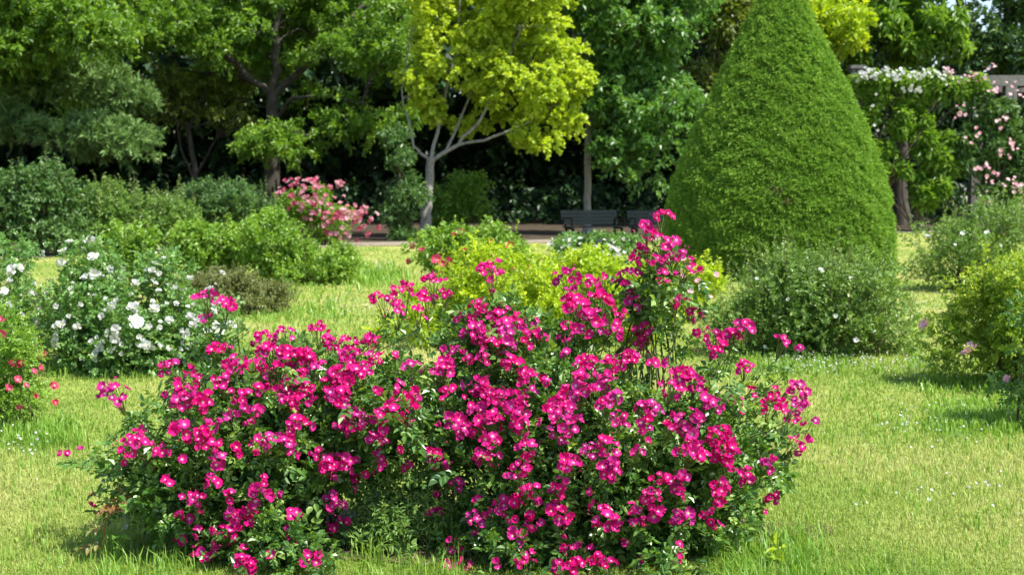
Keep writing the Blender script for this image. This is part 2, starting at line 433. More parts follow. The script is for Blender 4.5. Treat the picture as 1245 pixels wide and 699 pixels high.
def curve(a, b, n=6, sag=0.0, jit=0.0, bow=None):
    t = np.linspace(0, 1, n)[:, None]
    p = a + (b - a) * t
    if bow is not None: p = p + np.asarray(bow) * (4 * t * (1 - t))
    p[:, 2] += (sag * 4 * t * (1 - t))[:, 0]
    if jit:
        j = rng.normal(size=(n, 3)) * jit; j[0] = 0; j[-1] = 0
        p = p + j
    return p

def shrub(name, label, cat, base, ells, leaf, L, w, ntw, nl, ltw, stems=14, stem_r=0.008, stem_mat='twig', compound=False, near=False,
          flowers=None, petal=None, bsize=0.06, tpl=BL2, bparts=False, group=None, inner=0.4, upness=0.35, spread=0.9, droop=0.0,
          dens=None, shoots=0, shoot_len=0.3, faded=0.3, tint_k=0.12, bname='bloom', loose=None, clump=None, boff=None):
    e = empty(name, base, label, cat, group)
    if clump is None: clump = 0.40 * np.mean([np.min(x[1]) for x in ells])
    p, d, k, r = sample_ells(ells, ntw, inner, dens, clump=clump, per=26)
    d = nrm(d + np.array([0, 0, upness]) + rng.normal(size=d.shape) * 0.45)
    # canes
    mb = MB()
    if stems:
        idx = rng.choice(len(p), min(stems, len(p)), replace=False)
        for i in idx:
            b = np.array(base) + np.array([rng.normal() * .07, rng.normal() * .07, -0.02])
            span = np.linalg.norm(p[i] - b)
            mb.tube(curve(b, p[i], 6, 0.08 * span, 0.02 * span), np.linspace(stem_r * 1.4, stem_r * 0.45, 6), 5)
        mb.build('branchwork', stem_mat, e)
    f = MB()
    tt = np.clip(0.5 + rng.normal(0, tint_k, len(p)) , 0, 1)
    if compound:
        rp = np.repeat(p, nl, 0) + np.repeat(nrm(d), nl, 0) * (rng.random((len(p) * nl, 1)) * ltw)
        rd = np.repeat(d, nl, 0) + rng.normal(size=(len(p) * nl, 3)) * 0.9
        rose_leaves(f, rp, rd, L, np.clip(np.repeat(tt, nl) + rng.normal(0, .13, len(rp)), 0, 1), near)
    else:
        twig_leaves(f, p, d, nl, ltw, L, w, tt, spread, 1.0, droop, near)
    if shoots:
        sp, sd, sk, sr = sample_ells(ells, shoots * 5, 0.93, dens)
        up = sd[:, 2] > 0.25
        sp, sd = sp[up][:shoots], sd[up][:shoots]
        sdir = nrm(sd * 0.6 + np.array([0, 0, 0.9]) + rng.normal(size=sd.shape) * 0.25)
        sl = shoot_len * rng.uniform(.5, 1.2, len(sp))
        for q in range(7):
            twig_leaves(f, sp + sdir * (sl * q / 7)[:, None], sdir, 2, shoot_len / 7, L * (1 - 0.06 * q), w, np.full(len(sp), .68), .9, 1, 0, near)
        ms = MB()
        for a, b in zip(sp, sp + sdir * sl[:, None]):
            f.tube(curve(a - (b - a) * 0.5, b, 4), np.linspace(stem_r * .5, stem_r * .2, 4), 4, mat=1)
    f.build('foliage', [leaf, stem_mat], e)
    if flowers:
        hd = np.array([x[1][1] for x in ells])
        for (x, y, s) in flowers:
            pos, nor = on_surface(ells, x, y)
            b = MB()
            n = nrm(nor * 0.8 + np.array([0, -0.35, 0.35]) + rng.normal(size=3) * 0.35)
            put_blooms(b, pos[None] + (n * .35 * bsize if boff is None else np.array(boff)), n[None], s * bsize, np.array([rng.random() * faded]), tpl)
            b.build(bname, [petal, 'stamen'], e, origin=pos)
    if loose:
        n, lb = loose
        q, dq, kq, rq = sample_ells(ells, n, 0.9)
        b = MB()
        put_blooms(b, q + dq * 0.03, nrm(dq + np.array([0, -.2, .4]) + rng.normal(size=dq.shape) * .4), bsize * lb, rng.random(len(q)) * faded, tpl)
        o = b.build('blossoms', [petal, 'stamen'], e); o['kind'] = 'stuff'
    return e

def on_surface(ells, px, py):
    """first point of a union of ellipsoids met by the line of sight through a photo pixel (or the nearest approach to it)"""
    o = np.array([0, 0, CAM_H]); r = ray(px, py)
    best = None; near = None
    for c, R_ in ells:
        oc = (o - c) / R_; dd = r / R_
        A = dd @ dd; B = oc @ dd; Cc = oc @ oc - 1
        disc = B * B - A * Cc
        if disc > 0:
            t = (-B - math.sqrt(disc)) / A
            if best is None or t < best[0]: best = (t, c, R_)
        else:
            t = -B / A; m = Cc - B * B / A
            if near is None or m < near[3]: near = (t, c, R_, m)
    t, c, R_ = (best if best else near)[:3]
    p = o + r * t
    return p, nrm((p - c) / (R_ * R_))

# ------------------------------------------------------------------ the ground
def sheet(name, poly, z, mat, kind='structure'):
    mb = MB()
    v = np.array([(x, y, z) for x, y in poly])
    mb.add(v, [np.arange(len(v))[None]])
    o = mb.build(name, mat); o['kind'] = kind
    return o
sheet('ground', [(-900, -200), (900, -200), (900, 1500), (-900, 1500)], 0.0, 'lawn')
def wavy(pts, n=8, amp=0.12):
    out = []
    for i in range(len(pts)):
        a, b = np.array(pts[i], float), np.array(pts[(i + 1) % len(pts)], float)
        for q in range(n):
            out.append(tuple(a + (b - a) * q / n + rng.normal(size=2) * amp))
    return out
pl = [(-30, 27.0), (-11.0, 27.6), (-7.5, 32.2), (-4.6, 34.4), (-1, 36.0), (2, 37.2), (7, 40.4), (12.6, 45.0), (30, 50)]
pu = [(-30, 28.6), (-11.8, 29.2), (-8.4, 34.2), (-5.0, 36.6), (-1, 38.2), (2, 39.4), (7, 42.0), (12.6, 45.7), (30, 51)]
def strip(name, lo, hi, z, mat):
    lo = np.array([p for a, b in zip(lo[:-1], lo[1:]) for p in [np.array(a) + (np.array(b) - np.array(a)) * k / 10 for k in range(10)]] + [np.array(lo[-1])], float)
    hi = np.array([p for a, b in zip(hi[:-1], hi[1:]) for p in [np.array(a) + (np.array(b) - np.array(a)) * k / 10 for k in range(10)]] + [np.array(hi[-1])], float)
    lo = lo + rng.normal(size=lo.shape) * 0.05; hi = hi + rng.normal(size=hi.shape) * 0.05
    n = len(lo)
    v = np.concatenate([np.c_[lo, np.full(n, z)], np.c_[hi, np.full(n, z)]])
    i = np.arange(n - 1)
    mb = MB(); mb.add(v, [np.stack([i, i + 1, i + 1 + n, i + n], 1)])
    o = mb.build(name, mat); o['kind'] = 'structure'
strip('path', pl, pu, 0.012, 'path')
strip('forest_floor', pu, [(-60, 90), (-40, 95), (-30, 95), (-20, 95), (-5, 95), (5, 95), (15, 95), (35, 95), (70, 90)], 0.006, 'floor')
gx, gy = G(520, 662)[:2]
th = np.linspace(0, 2 * np.pi, 60, endpoint=False)
wob = 1 + 0.08 * np.sin(3 * th + 1) + 0.06 * np.sin(7 * th) + 0.03 * rng.normal(size=60)
sheet('soil_bed', [(-0.05 + 1.30 * c * q, 6.02 + .47 * s_ * q) for c, s_, q in zip(np.cos(th), np.sin(th), wob)], 0.008, 'soil')

# ------------------------------------------------------------------ grass and clover (uncountable)
def path_low(x): return np.interp(x, [p[0] for p in pl], [p[1] for p in pl])
def path_high(x): return np.interp(x, [p[0] for p in pu], [p[1] for p in pu])
def blades(mb, pos, h, wd, tint, lean=0.55):
    N = len(pos)
    az = rng.random(N) * 2 * np.pi
    d = np.stack([np.cos(az), np.sin(az), np.zeros(N)], 1)
    sdv = np.stack([-np.sin(az), np.cos(az), np.zeros(N)], 1)
    ln = np.abs(rng.normal(0, lean, N))
    c1 = pos + d * (h * ln * .35)[:, None] + np.array([0, 0, 1.0]) * (h * .6)[:, None]
    c2 = pos + d * (h * ln * 1.1)[:, None] + np.array([0, 0, 1.0]) * (h * (1 - .3 * ln.clip(0, 1.5)))[:, None]
    wv = sdv * wd[:, None] * .5
    V = np.stack([pos - wv, pos + wv, c1 + wv * .8, c1 - wv * .8, c2], 1)
    off = (np.arange(N) * 5)[:, None]
    mb.add(V.reshape(-1, 3), [np.array([[0, 1, 2, 3]]) + off, np.array([[3, 2, 4]]) + off], np.repeat(np.clip(tint, 0, 1), 5))
N = 520000
yy = rng.uniform(275, 760, N) ** 1.0
D = 2593.5 / (yy - 225.0)
X = rng.uniform(-1, 1, N) * (0.40 * D + 0.9)
ok = (D < path_low(X) - 0.05 + rng.normal(size=N) * .05)
inbed = ((X + 0.05) / 1.2) ** 2 + ((D - 6.02) / .42) ** 2 < 1
ok &= ~(inbed & (rng.random(N) < .93))
D, X = D[ok], X[ok]
mb = MB()
pn = np.sin(X * 1.7 + 0.6 * np.sin(D * 1.1)) * np.sin(D * 1.3 + X * .5)          # tufts and worn places
blades(mb, np.stack([X, D, np.zeros(len(X))], 1), (0.023 + .008 * pn) * rng.uniform(.5, 1.6, len(X)) * (1 + D * .012), 0.00052 * D * rng.uniform(.6, 1.5, len(X)),
       np.clip(.44 + .07 * pn + .16 * np.sin(X * .63 + 1.2 * np.sin(D * .41)) * np.sin(D * .9 + 1.7 * np.sin(X * .5)) + rng.normal(0, .17, len(X)), 0, 1), .8)
mb.build('grass', 'grass')['kind'] = 'stuff'

mb = MB()
def tall(px0, px1, py0, py1, n, h):
    cx_ = rng.uniform(px0, px1, n // 14 + 1); cy_ = rng.uniform(py0, py1, n // 14 + 1); g_ = rng.integers(0, len(cx_), n)
    gx_ = cx_[g_] + rng.normal(0, 11, n); gy_ = cy_[g_] + rng.normal(0, 5, n)
    q = np.array([G(a, b) for a, b in zip(gx_, gy_)])
    blades(mb, q, h * rng.uniform(.4, 1.3, n), 0.0009 * q[:, 1] * rng.uniform(.7, 1.4, n), rng.normal(.45, .2, n), .5)
tall(110, 260, 668, 745, 700, .10); tall(430, 560, 672, 745, 350, .10); tall(870, 980, 655, 740, 1400, .11); tall(960, 1080, 680, 740, 450, .08); tall(830, 1260, 470, 745, 2200, .055); tall(-20, 130, 480, 745, 900, .055); tall(280, 470, 390, 420, 500, .06)
tall(1140, 1240, 494, 528, 2400, .09); tall(1060, 1250, 505, 545, 500, .06); tall(1120, 1245, 460, 478, 700, .08)  # first patch: long grass, its darker green standing in for the rose's shadow
tall(60, 290, 440, 458, 1000, .10); tall(440, 560, 640, 668, 500, .15); tall(870, 1130, 438, 452, 1100, .08); tall(0, 90, 520, 545, 1200, .09)
tall(430, 480, 332, 346, 900, .18); tall(240, 420, 342, 392, 1500, .10)
mb.build('tall_grass', 'tall_grass')['kind'] = 'stuff'

mb = MB()
def clover(px0, px1, py0, py1, n, s=1.0):
    q = np.array([G(a, b) for a, b in zip(rng.uniform(px0, px1, n), rng.normal((py0 + py1) / 2, (py1 - py0) / 3.2, n))])
    q[:, 2] = rng.uniform(.03, .085, n)
    put_blooms(mb, q, nrm(rng.normal(size=(n, 3)) * .5 + np.array([0, -.3, 1])), 0.017 * s * rng.uniform(.6, 1.3, n), rng.random(n) * .3, BL2, stamens=False)
clover(925, 1130, 438, 460, 300, .75); clover(1060, 1200, 500, 540, 60, .8); clover(395, 460, 368, 386, 60, .95); clover(0, 60, 535, 560, 26, .9)
clover(425, 475, 322, 340, 90, 1.2); clover(1040, 1245, 590, 640, 16); clover(820, 1245, 470, 700, 22, .8); clover(1085, 1140, 366, 398, 60, 1.0); clover(230, 330, 455, 480, 60)
clover(0, 260, 470, 700, 12)
mb.build('clover_flowers', ['white'])['kind'] = 'stuff'

# ------------------------------------------------------------------ the wood behind (one mass)
mb = MB()
n = 15000
p = np.stack([rng.uniform(-34, 34, n), rng.uniform(63, 78, n), rng.uniform(0.2, 14, n)], 1)
p2 = np.stack([rng.uniform(-30, 30, 7500), rng.uniform(52, 66, 7500), rng.uniform(5.5, 13.5, 7500)], 1)  # canopy layer added overhead to shade the wood below
xpx = p2[:, 0] / p2[:, 1] * FPX + CX
p2 = p2[(xpx < 1090) | (p2[:, 2] < 6.4)]
xpx = p[:, 0] / p[:, 1] * FPX + CX
p = p[~((xpx > 1120) & (p[:, 2] > 6.2) & (rng.random(n) < .75))]
p = np.concatenate([p, p2])
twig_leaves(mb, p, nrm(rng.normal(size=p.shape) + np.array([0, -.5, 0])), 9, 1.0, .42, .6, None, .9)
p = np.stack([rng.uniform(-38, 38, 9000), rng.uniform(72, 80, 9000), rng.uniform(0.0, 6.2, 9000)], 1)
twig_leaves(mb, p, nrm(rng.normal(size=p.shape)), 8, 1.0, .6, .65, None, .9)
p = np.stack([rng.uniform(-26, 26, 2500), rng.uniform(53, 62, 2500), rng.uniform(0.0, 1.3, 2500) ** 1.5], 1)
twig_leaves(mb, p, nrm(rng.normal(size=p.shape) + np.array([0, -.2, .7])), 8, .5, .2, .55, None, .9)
mb.build('woods', 'shaded_leaf')['kind'] = 'stuff'

# ------------------------------------------------------------------ trees
def tree(name, label, cat, base, trunk_pts, trunk_r, ells, leaf, bark, L, w, ntw, nl, ltw, limbs=(), inner=0.35, droop=0.25, spread=.9,
         nbranch=40, upness=0.2, dens=None, branch_r=.03, tint_k=.13, clump=.55, group=None):
    e = empty(name, base, label, cat, group)
    mb = MB()
    tp = np.array(trunk_pts, float)
    # smooth and roughen the trunk
    t = np.linspace(0, len(tp) - 1, 5 * (len(tp) - 1) + 1)
    tp2 = np.stack([np.interp(t, np.arange(len(tp)), tp[:, i]) for i in range(3)], 1)
    tp2[1:-1] += rng.normal(size=tp2[1:-1].shape) * trunk_r * .10
    rr = np.linspace(trunk_r, trunk_r * .62, len(tp2)); rr[0] *= 1.35; rr[1] *= 1.1
    mb.tube(tp2, rr, 12)
    ends = [tp2[-1]]
    pts_all = [tp2[len(tp2) // 2:]]
    for lp, r0 in limbs:
        lp = np.array(lp, float)
        t = np.linspace(0, len(lp) - 1, 4 * (len(lp) - 1) + 1)
        l2 = np.stack([np.interp(t, np.arange(len(lp)), lp[:, i]) for i in range(3)], 1)
        l2[1:-1] += rng.normal(size=l2[1:-1].shape) * r0 * .35
        mb.tube(l2, np.linspace(r0, r0 * .35, len(l2)), 8)
        pts_all.append(l2[2:])
    wood = np.concatenate(pts_all)
    p, d, k, r = sample_ells(ells, ntw, inner, dens, clump=clump, per=26)
    for i in rng.choice(len(p), min(nbranch, len(p)), replace=False):
        dist = np.linalg.norm(wood - p[i], axis=1) + 0.8 * np.maximum(wood[:, 2] - p[i][2], 0)
        a = wood[np.argmin(dist)]
        sp_ = np.linalg.norm(p[i] - a)
        mb.tube(curve(a, p[i], 7, .06 * sp_, .035 * sp_), np.linspace(branch_r * (.6 + .15 * sp_), branch_r * .3, 7), 5)
    mb.build('trunk', bark, e)
    f = MB()
    tt = np.clip(.5 + rng.normal(0, tint_k, len(p)), 0, 1)
    d = nrm(d * np.array([1, 1, .5]) + np.array([0, 0, upness]) + rng.normal(size=d.shape) * .4)
    twig_leaves(f, p, d, nl, ltw, L, w, tt, spread, 1.0, droop)
    f.build('crown', leaf, e)
    return e

# golden maple with pale trunk
D = 40
q = lambda x, y, dy=0, D_=None: P(x, y, (D_ or 40) + dy)
tree('maple_tree', 'golden yellow leaved maple with pale flaky forked trunk at the path edge', 'tree', GD(518, D),
     [GD(518, D), q(519, 250), q(524, 192)], .18,
     [ell(597, 62, 98, 70, D, 2.0), ell(565, -5, 85, 60, D, 2.2), ell(648, 95, 62, 62, D - .3, 1.6), ell(520, 108, 34, 56, D, 1.0), ell(608, 128, 70, 30, D + .3, 1.4),
      ell(690, 80, 26, 55, D, 1.0), ell(652, 165, 38, 18, D - .5, .8), ell(535, 160, 16, 14, D - .5, .5), ell(640, -10, 60, 50, D, 2), ell(690, 140, 22, 26, D, .7)],
     'gold_leaf', 'bark_grey', .085, .95, 4700, 20, .22,
     [([q(522, 195), q(503, 178), q(498, 150), q(488, 110), q(500, 40)], .05), ([q(525, 196), q(556, 176), q(585, 145, -.3), q(612, 95, -.4), q(640, 20)], .065),
      ([q(556, 177), q(600, 168, -.4), q(645, 148, -.6), q(688, 118, -.3)], .045), ([q(524, 194), q(538, 130, .3), q(556, 50, .4), q(560, -20)], .06),
      ([q(540, 188), q(575, 110, .5), q(600, 40, .5)], .045)], .3, .35, nbranch=110, branch_r=.022, dens=[.75, .95, 1.2, .9, .55, 1.2, 1.4, .6, 1, 1.2], clump=.33)

q = lambda x, y, dy=0: P(x, y, 46 + dy)
tree('forked_tree', 'large dark trunked tree with spreading forked limbs behind the pink rose bush', 'tree', GD(331, 46),
     [GD(331, 46), q(331, 200), q(331, 112)], .29,
     [ell(330, -60, 190, 55, 46.5, 3.6), ell(175, 20, 75, 50, 45, 2.5), ell(460, 45, 60, 66, 44.5, 2.0), ell(355, 170, 72, 22, 43.5, 1.0), ell(262, 105, 46, 26, 47.5, 1.3),
      ell(436, 135, 40, 44, 44, 1.2), ell(380, 20, 80, 40, 49, 1.6), ell(280, 30, 60, 45, 49, 1.6), ell(120, 110, 60, 40, 45.5, 1.5), ell(480, 160, 30, 40, 44, .9), ell(330, 90, 70, 40, 49, 1.2),
      ell(300, -10, 60, 22, 45, 1), ell(322, 162, 46, 20, 43.6, .7), ell(330, 55, 95, 45, 44.5, .8), ell(270, 70, 50, 30, 44.5, .7)],
     'tree_leaf', 'bark_dark', .15, .46, 5400, 17, .42,
     [([q(329, 116), q(287, 78, -.3), q(245, 45, -.6), q(212, 8, -.8), q(190, -40)], .12), ([q(331, 114), q(336, 55), q(338, -10), q(330, -70)], .15),
      ([q(334, 116), q(375, 72, -.3), q(416, 33, -.5), q(460, -10)], .13), ([q(331, 150), q(355, 120, -1), q(400, 118, -1.5), q(440, 125, -1.8)], .07),
      ([q(330, 160), q(345, 150, -1.6), q(370, 165, -2.4)], .06)], .3, .15, nbranch=110, branch_r=.03, dens=[1, 1, 1, 1.1, .7, 1, 1, 1, 1, 1, 1, .8, .9, .16, .3])

q = lambda x, y, dy=0: P(x, y, 39 + dy)
tree('limb_tree', 'bright leaved tree leaning in over the pine at the left edge', 'tree', GD(-60, 39),
     [GD(-60, 39), q(-55, 180), q(-40, 60)], .25,
     [ell(40, 5, 105, 45, 39, 2.2), ell(-30, 50, 60, 45, 39, 2), ell(115, 45, 50, 28, 38.7, 1.2), ell(10, -50, 110, 50, 39.5, 2.5), ell(20, 60, 50, 22, 38.3, 1)],
     'tree_leaf', 'bark_dark', .16, .46, 2600, 16, .42, [([q(-40, 70), q(20, 30), q(80, 20), q(120, 30)], .09), ([q(-42, 60), q(0, -20), q(40, -60)], .1)], .3, .15, nbranch=40)

q = lambda x, y, dy=0: P(x, y, 41.5 + dy)
tree('white_pine', 'soft needled pine with flat tiered boughs above the left shrubs', 'pine tree', GD(-28, 41.5),
     [GD(-28, 41.5), q(-26, 150), q(-22, -60)], .24,
     [ell(100, 168, 88, 20, 40, .9), ell(55, 92, 125, 26, 41, 1.3), ell(-10, 150, 60, 16, 40.5, 1), ell(150, 120, 40, 18, 41.5, .8), ell(165, 172, 25, 16, 39.8, .5)],
     'needle', 'bark_dark', .17, .07, 2600, 26, .22,
     [([q(-26, 160), q(40, 175, -1), q(110, 178, -1.5), q(170, 172, -1.6)], .06), ([q(-25, 100), q(40, 105, -.4), q(110, 100, -.5), q(170, 112)], .06)],
     .2, .05, .75, 60, .25)

q = lambda x, y, dy=0: P(x, y, 46.5 + dy)
tree('stemmed_tree', 'small twin stemmed tree with olive leaves in the shade left of the forked tree', 'tree', GD(238, 46.5),
     [GD(238, 46.5), q(238, 212), q(228, 150)], .11,
     [ell(225, 125, 40, 20, 46.3, 1), ell(270, 104, 36, 18, 46.8, .9), ell(190, 98, 30, 18, 46, .9), ell(285, 142, 34, 14, 46, .6)], 'olive_leaf', 'bark_dark', .15, .5, 400, 11, .4,
     [([q(238, 215), q(252, 190, -.2), q(262, 170, -.3)], .05), ([q(238, 225), q(220, 180), q(212, 130)], .05), ([q(230, 155), q(250, 110), q(285, 85)], .05)], .3, .3, nbranch=45)

q = lambda x, y, dy=0: P(x, y, 43 + dy)
tree('slender_tree', 'slender grey trunked tree with glossy drooping leaves between bench and yew', 'tree', GD(714, 43),
     [GD(714, 43), q(714, 215), q(716, 120), q(722, 10)], .125,
     [ell(785, 55, 75, 62, 42.5, 1.8), ell(808, 145, 46, 60, 42, 1.2), ell(725, -5, 60, 45, 43, 2), ell(792, 225, 22, 32, 41.5, .6), ell(748, 110, 36, 36, 42.5, 1.1),
      ell(820, -25, 80, 50, 43, 2), ell(760, 180, 30, 30, 42, .7)],
     'tree_leaf_blue', 'bark_grey', .16, .5, 2900, 16, .42, [([q(715, 150), q(740, 120, -.3), q(775, 80, -.5), q(800, 30)], .06), ([q(714, 175), q(745, 165, -.5), q(790, 155, -.8)], .045),
      ([q(716, 110), q(700, 60), q(690, 0)], .05)], .3, .25, nbranch=70, branch_r=.025)

q = lambda x, y, dy=0: P(x, y, 52 + dy)
tree('olive_tree', 'dark olive leaved tree standing behind the left shoulder of the clipped cone', 'tree', GD(868, 52),
     [GD(868, 52), q(868, 120), q(872, 20)], .2, [ell(872, 25, 45, 35, 51, 1.5), ell(880, -30, 60, 40, 52, 2), ell(850, 80, 28, 25, 50.5, .8)], 'olive_leaf', 'bark_dark', .19, .5, 700, 12, .5,
     [([q(868, 110), q(850, 70), q(840, 30)], .07)], .3, .3, nbranch=25)
q = lambda x, y, dy=0: P(x, y, 50 + dy)
tree('golden_tree', 'small yellow green tree peeping out behind the right shoulder of the clipped cone', 'tree', GD(1012, 50),
     [GD(1012, 50), q(1012, 150), q(1018, 60)], .12, [ell(1022, 38, 26, 26, 49.5, .8), ell(1008, 15, 25, 25, 50, .8)], 'lime_leaf', 'bark_dark', .18, .6, 330, 12, .4, (), .3, .3, nbranch=14)
q = lambda x, y, dy=0: P(x, y, 53 + dy)
tree('chestnut_tree', 'tree with large drooping hand shaped leaves rising behind the pergola beam', 'tree', GD(1094, 53),
     [GD(1094, 53), q(1094, 140), q(1092, 20)], .3,
     [ell(1105, 20, 76, 42, 51.5, 2.2), ell(1060, 65, 30, 22, 51, 1), ell(1110, -45, 90, 40, 53, 3), ell(1150, 55, 28, 18, 51, .8), ell(1040, 5, 40, 40, 52, 1.5)],
     'tree_leaf', 'bark_dark', .34, .34, 1150, 9, .22, [([q(1093, 70), q(1130, 40), q(1165, 30)], .1), ([q(1093, 80), q(1060, 50), q(1045, 20)], .1)], .35, .7, 1.0, 40, .1)
q = lambda x, y, dy=0: P(x, y, 56 + dy)
tree('dark_tree', 'dark small leaved tree with sky showing through beyond the right end of pergola', 'tree', GD(1222, 56),
     [GD(1222, 56), q(1222, 120), q(1226, 0)], .3,
     [ell(1222, 12, 62, 48, 55, 2), ell(1195, 65, 45, 22, 55, 1.2), ell(1250, 60, 40, 30, 54.5, 1.2), ell(1230, -50, 80, 40, 56, 3)],
     'hedge_leaf', 'bark_dark', .18, .5, 1500, 12, .45, [([q(1222, 90), q(1195, 50), q(1175, 20)], .1)], .3, .3, nbranch=40)

# ------------------------------------------------------------------ clipped yew cone
def yew():
    D = 23.6
    c = GD(944, D)
    e = empty('clipped_cone', c, 'tall clipped evergreen cone standing on the lawn with smooth dense sides', 'topiary')
    hs = np.array([0, .35, .6, 1.39, 2.32, 3.25, 4.0, 4.58, 4.85, 5.02]); rs = np.array([1.86, 1.90, 1.89, 1.78, 1.44, 1.01, .63, .34, .19, 0.04])
    fine = np.linspace(0, 5.02, 60); fr = np.interp(fine, hs, rs)
    fr = np.convolve(np.pad(fr, 2, mode='edge'), np.ones(5) / 5, 'valid')
    seg = 72
    th = np.arange(seg) * 2 * np.pi / seg
    rad = np.maximum(fr[:, None] - 0.08, .01) * (1 + .008 * rng.normal(size=(60, seg)))
    V = np.stack([rad * np.cos(th), rad * np.sin(th), np.repeat(fine[:, None], seg, 1)], -1) + c
    i = np.arange(59)[:, None] * seg; j = np.arange(seg)[None]; j2 = (j + 1) % seg
    mb = MB(); mb.add(V.reshape(-1, 3), [np.stack([i + j, i + j2, i + seg + j2, i + seg + j], -1).reshape(-1, 4)], .08)
    # short sprigs all over the clipped face
    n = 90000
    z = rng.choice(fine, n, p=fr / fr.sum()) + rng.uniform(-.045, .045, n); z = z.clip(0, 5.0)
    a = rng.random(n) * 2 * np.pi
    r_ = np.interp(z, fine, fr)
    dent = .022 * np.sin(a * 9 + z * 3) * np.sin(z * 5 + a * 4) + .020 * np.sin(z * 17 + 2.2 * np.sin(a * 7) + 1.3 * np.sin(a * 19 + z * 6)) + .02 * rng.normal(size=n) + .05 * (rng.random(n) < .012)
    slope = np.gradient(fr, fine); sl = np.interp(z, fine, slope)
    out = np.stack([np.cos(a), np.sin(a), -sl], 1); out = nrm(out)
    p = np.stack([np.cos(a) * (r_ + dent - .07), np.sin(a) * (r_ + dent - .07), z], 1) + c
    d = nrm(out + np.array([0, 0, .45]) + rng.normal(size=p.shape) * .4)
    t = np.clip(.5 + 3.5 * dent + rng.normal(0, .12, n), 0, 1)
    twig_leaves(mb, p, d, 5, .05, .05, .30, t, .75, .8, 0)
    o = mb.build('foliage', 'yew', e)
    # two small spots where the clipping has gone bare
    for (px, py, m) in ((946, 232, 5), (958, 246, 3)):
        mb = MB()
        ps, no = on_surface([ell(944, 200, 125, 160, D, 1.75)], px, py)
        a0 = math.atan2(ps[1] - c[1], ps[0] - c[0]); zz = ps[2]
        k = m * 4
        a = a0 + rng.normal(0, .03, k); z = zz + rng.normal(0, .03, k); r_ = np.interp(z, fine, fr) - .0
        pp = np.stack([np.cos(a) * r_, np.sin(a) * r_, z], 1) + c
        twig_leaves(mb, pp, nrm(np.stack([np.cos(a), np.sin(a), .4 + 0 * a], 1)), 3, .04, .05, .3, None, .8)
        mb.build('bare_patch', 'brown_shrub', e)
    mb = MB(); mb.tube([c + np.array([0, 0, -.02]), c + np.array([0, 0, 1.5]), c + np.array([0, 0, 4.4])], [.16, .12, .03], 10); mb.build('trunk', 'bark_dark', e)
yew()

# ------------------------------------------------------------------ shrubs along the path
def E1(D, *l): return [ell(x, y, w_, h_, D + (o[0] if o else 0), hd) for (x, y, w_, h_, hd, *o) in l]
shrub('leafy_shrub', 'dark leafy shrub with a yellowish upright top at the far left by the path', 'shrub', GD(48, 30.3),
      E1(30.3, (45, 262, 62, 46, .9), (50, 222, 36, 30, .5), (0, 262, 45, 40, .8), (75, 285, 40, 22, .6)), 'hedge_leaf', .085, .5, 2300, 12, .25, 20, .012, shoots=40, shoot_len=.4)
shrub('grey_shrub', 'wide grey green shrub with loose upright shoots right of the dark leafy shrub', 'shrub', GD(160, 31.5),
      E1(31.5, (165, 264, 68, 34, .9), (130, 258, 40, 30, .8), (205, 272, 30, 24, .6)), 'grey_leaf', .075, .4, 2300, 12, .25, 20, .012, shoots=70, shoot_len=.4)
shrub('shady_shrub', 'low dark shrub in the shade under the forked tree', 'shrub', GD(275, 34),
      E1(34, (278, 250, 56, 26, .9), (235, 256, 30, 24, .7), (310, 260, 30, 21, .6)), 'hedge_leaf', .08, .42, 1700, 12, .25, 16, .012, shoots=40, shoot_len=.35)
shrub('upright_shrub', 'narrow dark upright shrub close to the left of the pale maple trunk', 'shrub', GD(492, 38.6),
      E1(38.6, (492, 240, 22, 55, .5), (488, 190, 18, 40, .4), (494, 290, 14, 20, .35)), 'hedge_leaf', .10, .45, 900, 11, .28, 10, .014, inner=.2)
shrub('shaded_shrub', 'rounded dark green shrub behind the pale maple trunk on its right', 'shrub', GD(556, 41.6),
      E1(41.6, (556, 245, 36, 34, .8), (540, 270, 34, 20, .7)), 'tree_leaf', .11, .5, 800, 11, .3, 12, .014)

fl = [(340 + 0 * i, 230, 1) for i in range(0)]
cand = []
for cx_, cy_, hw_, hh_, k in ((365, 238, 32, 20, 46), (405, 258, 42, 20, 42), (436, 270, 24, 17, 30), (385, 226, 30, 10, 16), (420, 285, 30, 10, 12)):
    for i in range(k):
        a, rr = rng.random() * 6.283, math.sqrt(rng.random())
        cand.append((cx_ + hw_ * rr * math.cos(a), cy_ + hh_ * rr * math.sin(a), rng.uniform(.8, 1.25)))
shrub('pink_rose', 'tall pink and white flowering rose bush by the path in front of the forked tree', 'rose bush', GD(395, 36.2),
      E1(35.6, (372, 245, 38, 30, .7), (405, 268, 46, 24, .7), (400, 285, 40, 16, .6)), 'fresh_leaf', .07, .6, 900, 9, .2, 16, .012, flowers=cand, petal='pink', bsize=.125, tpl=BL3, faded=1.0)

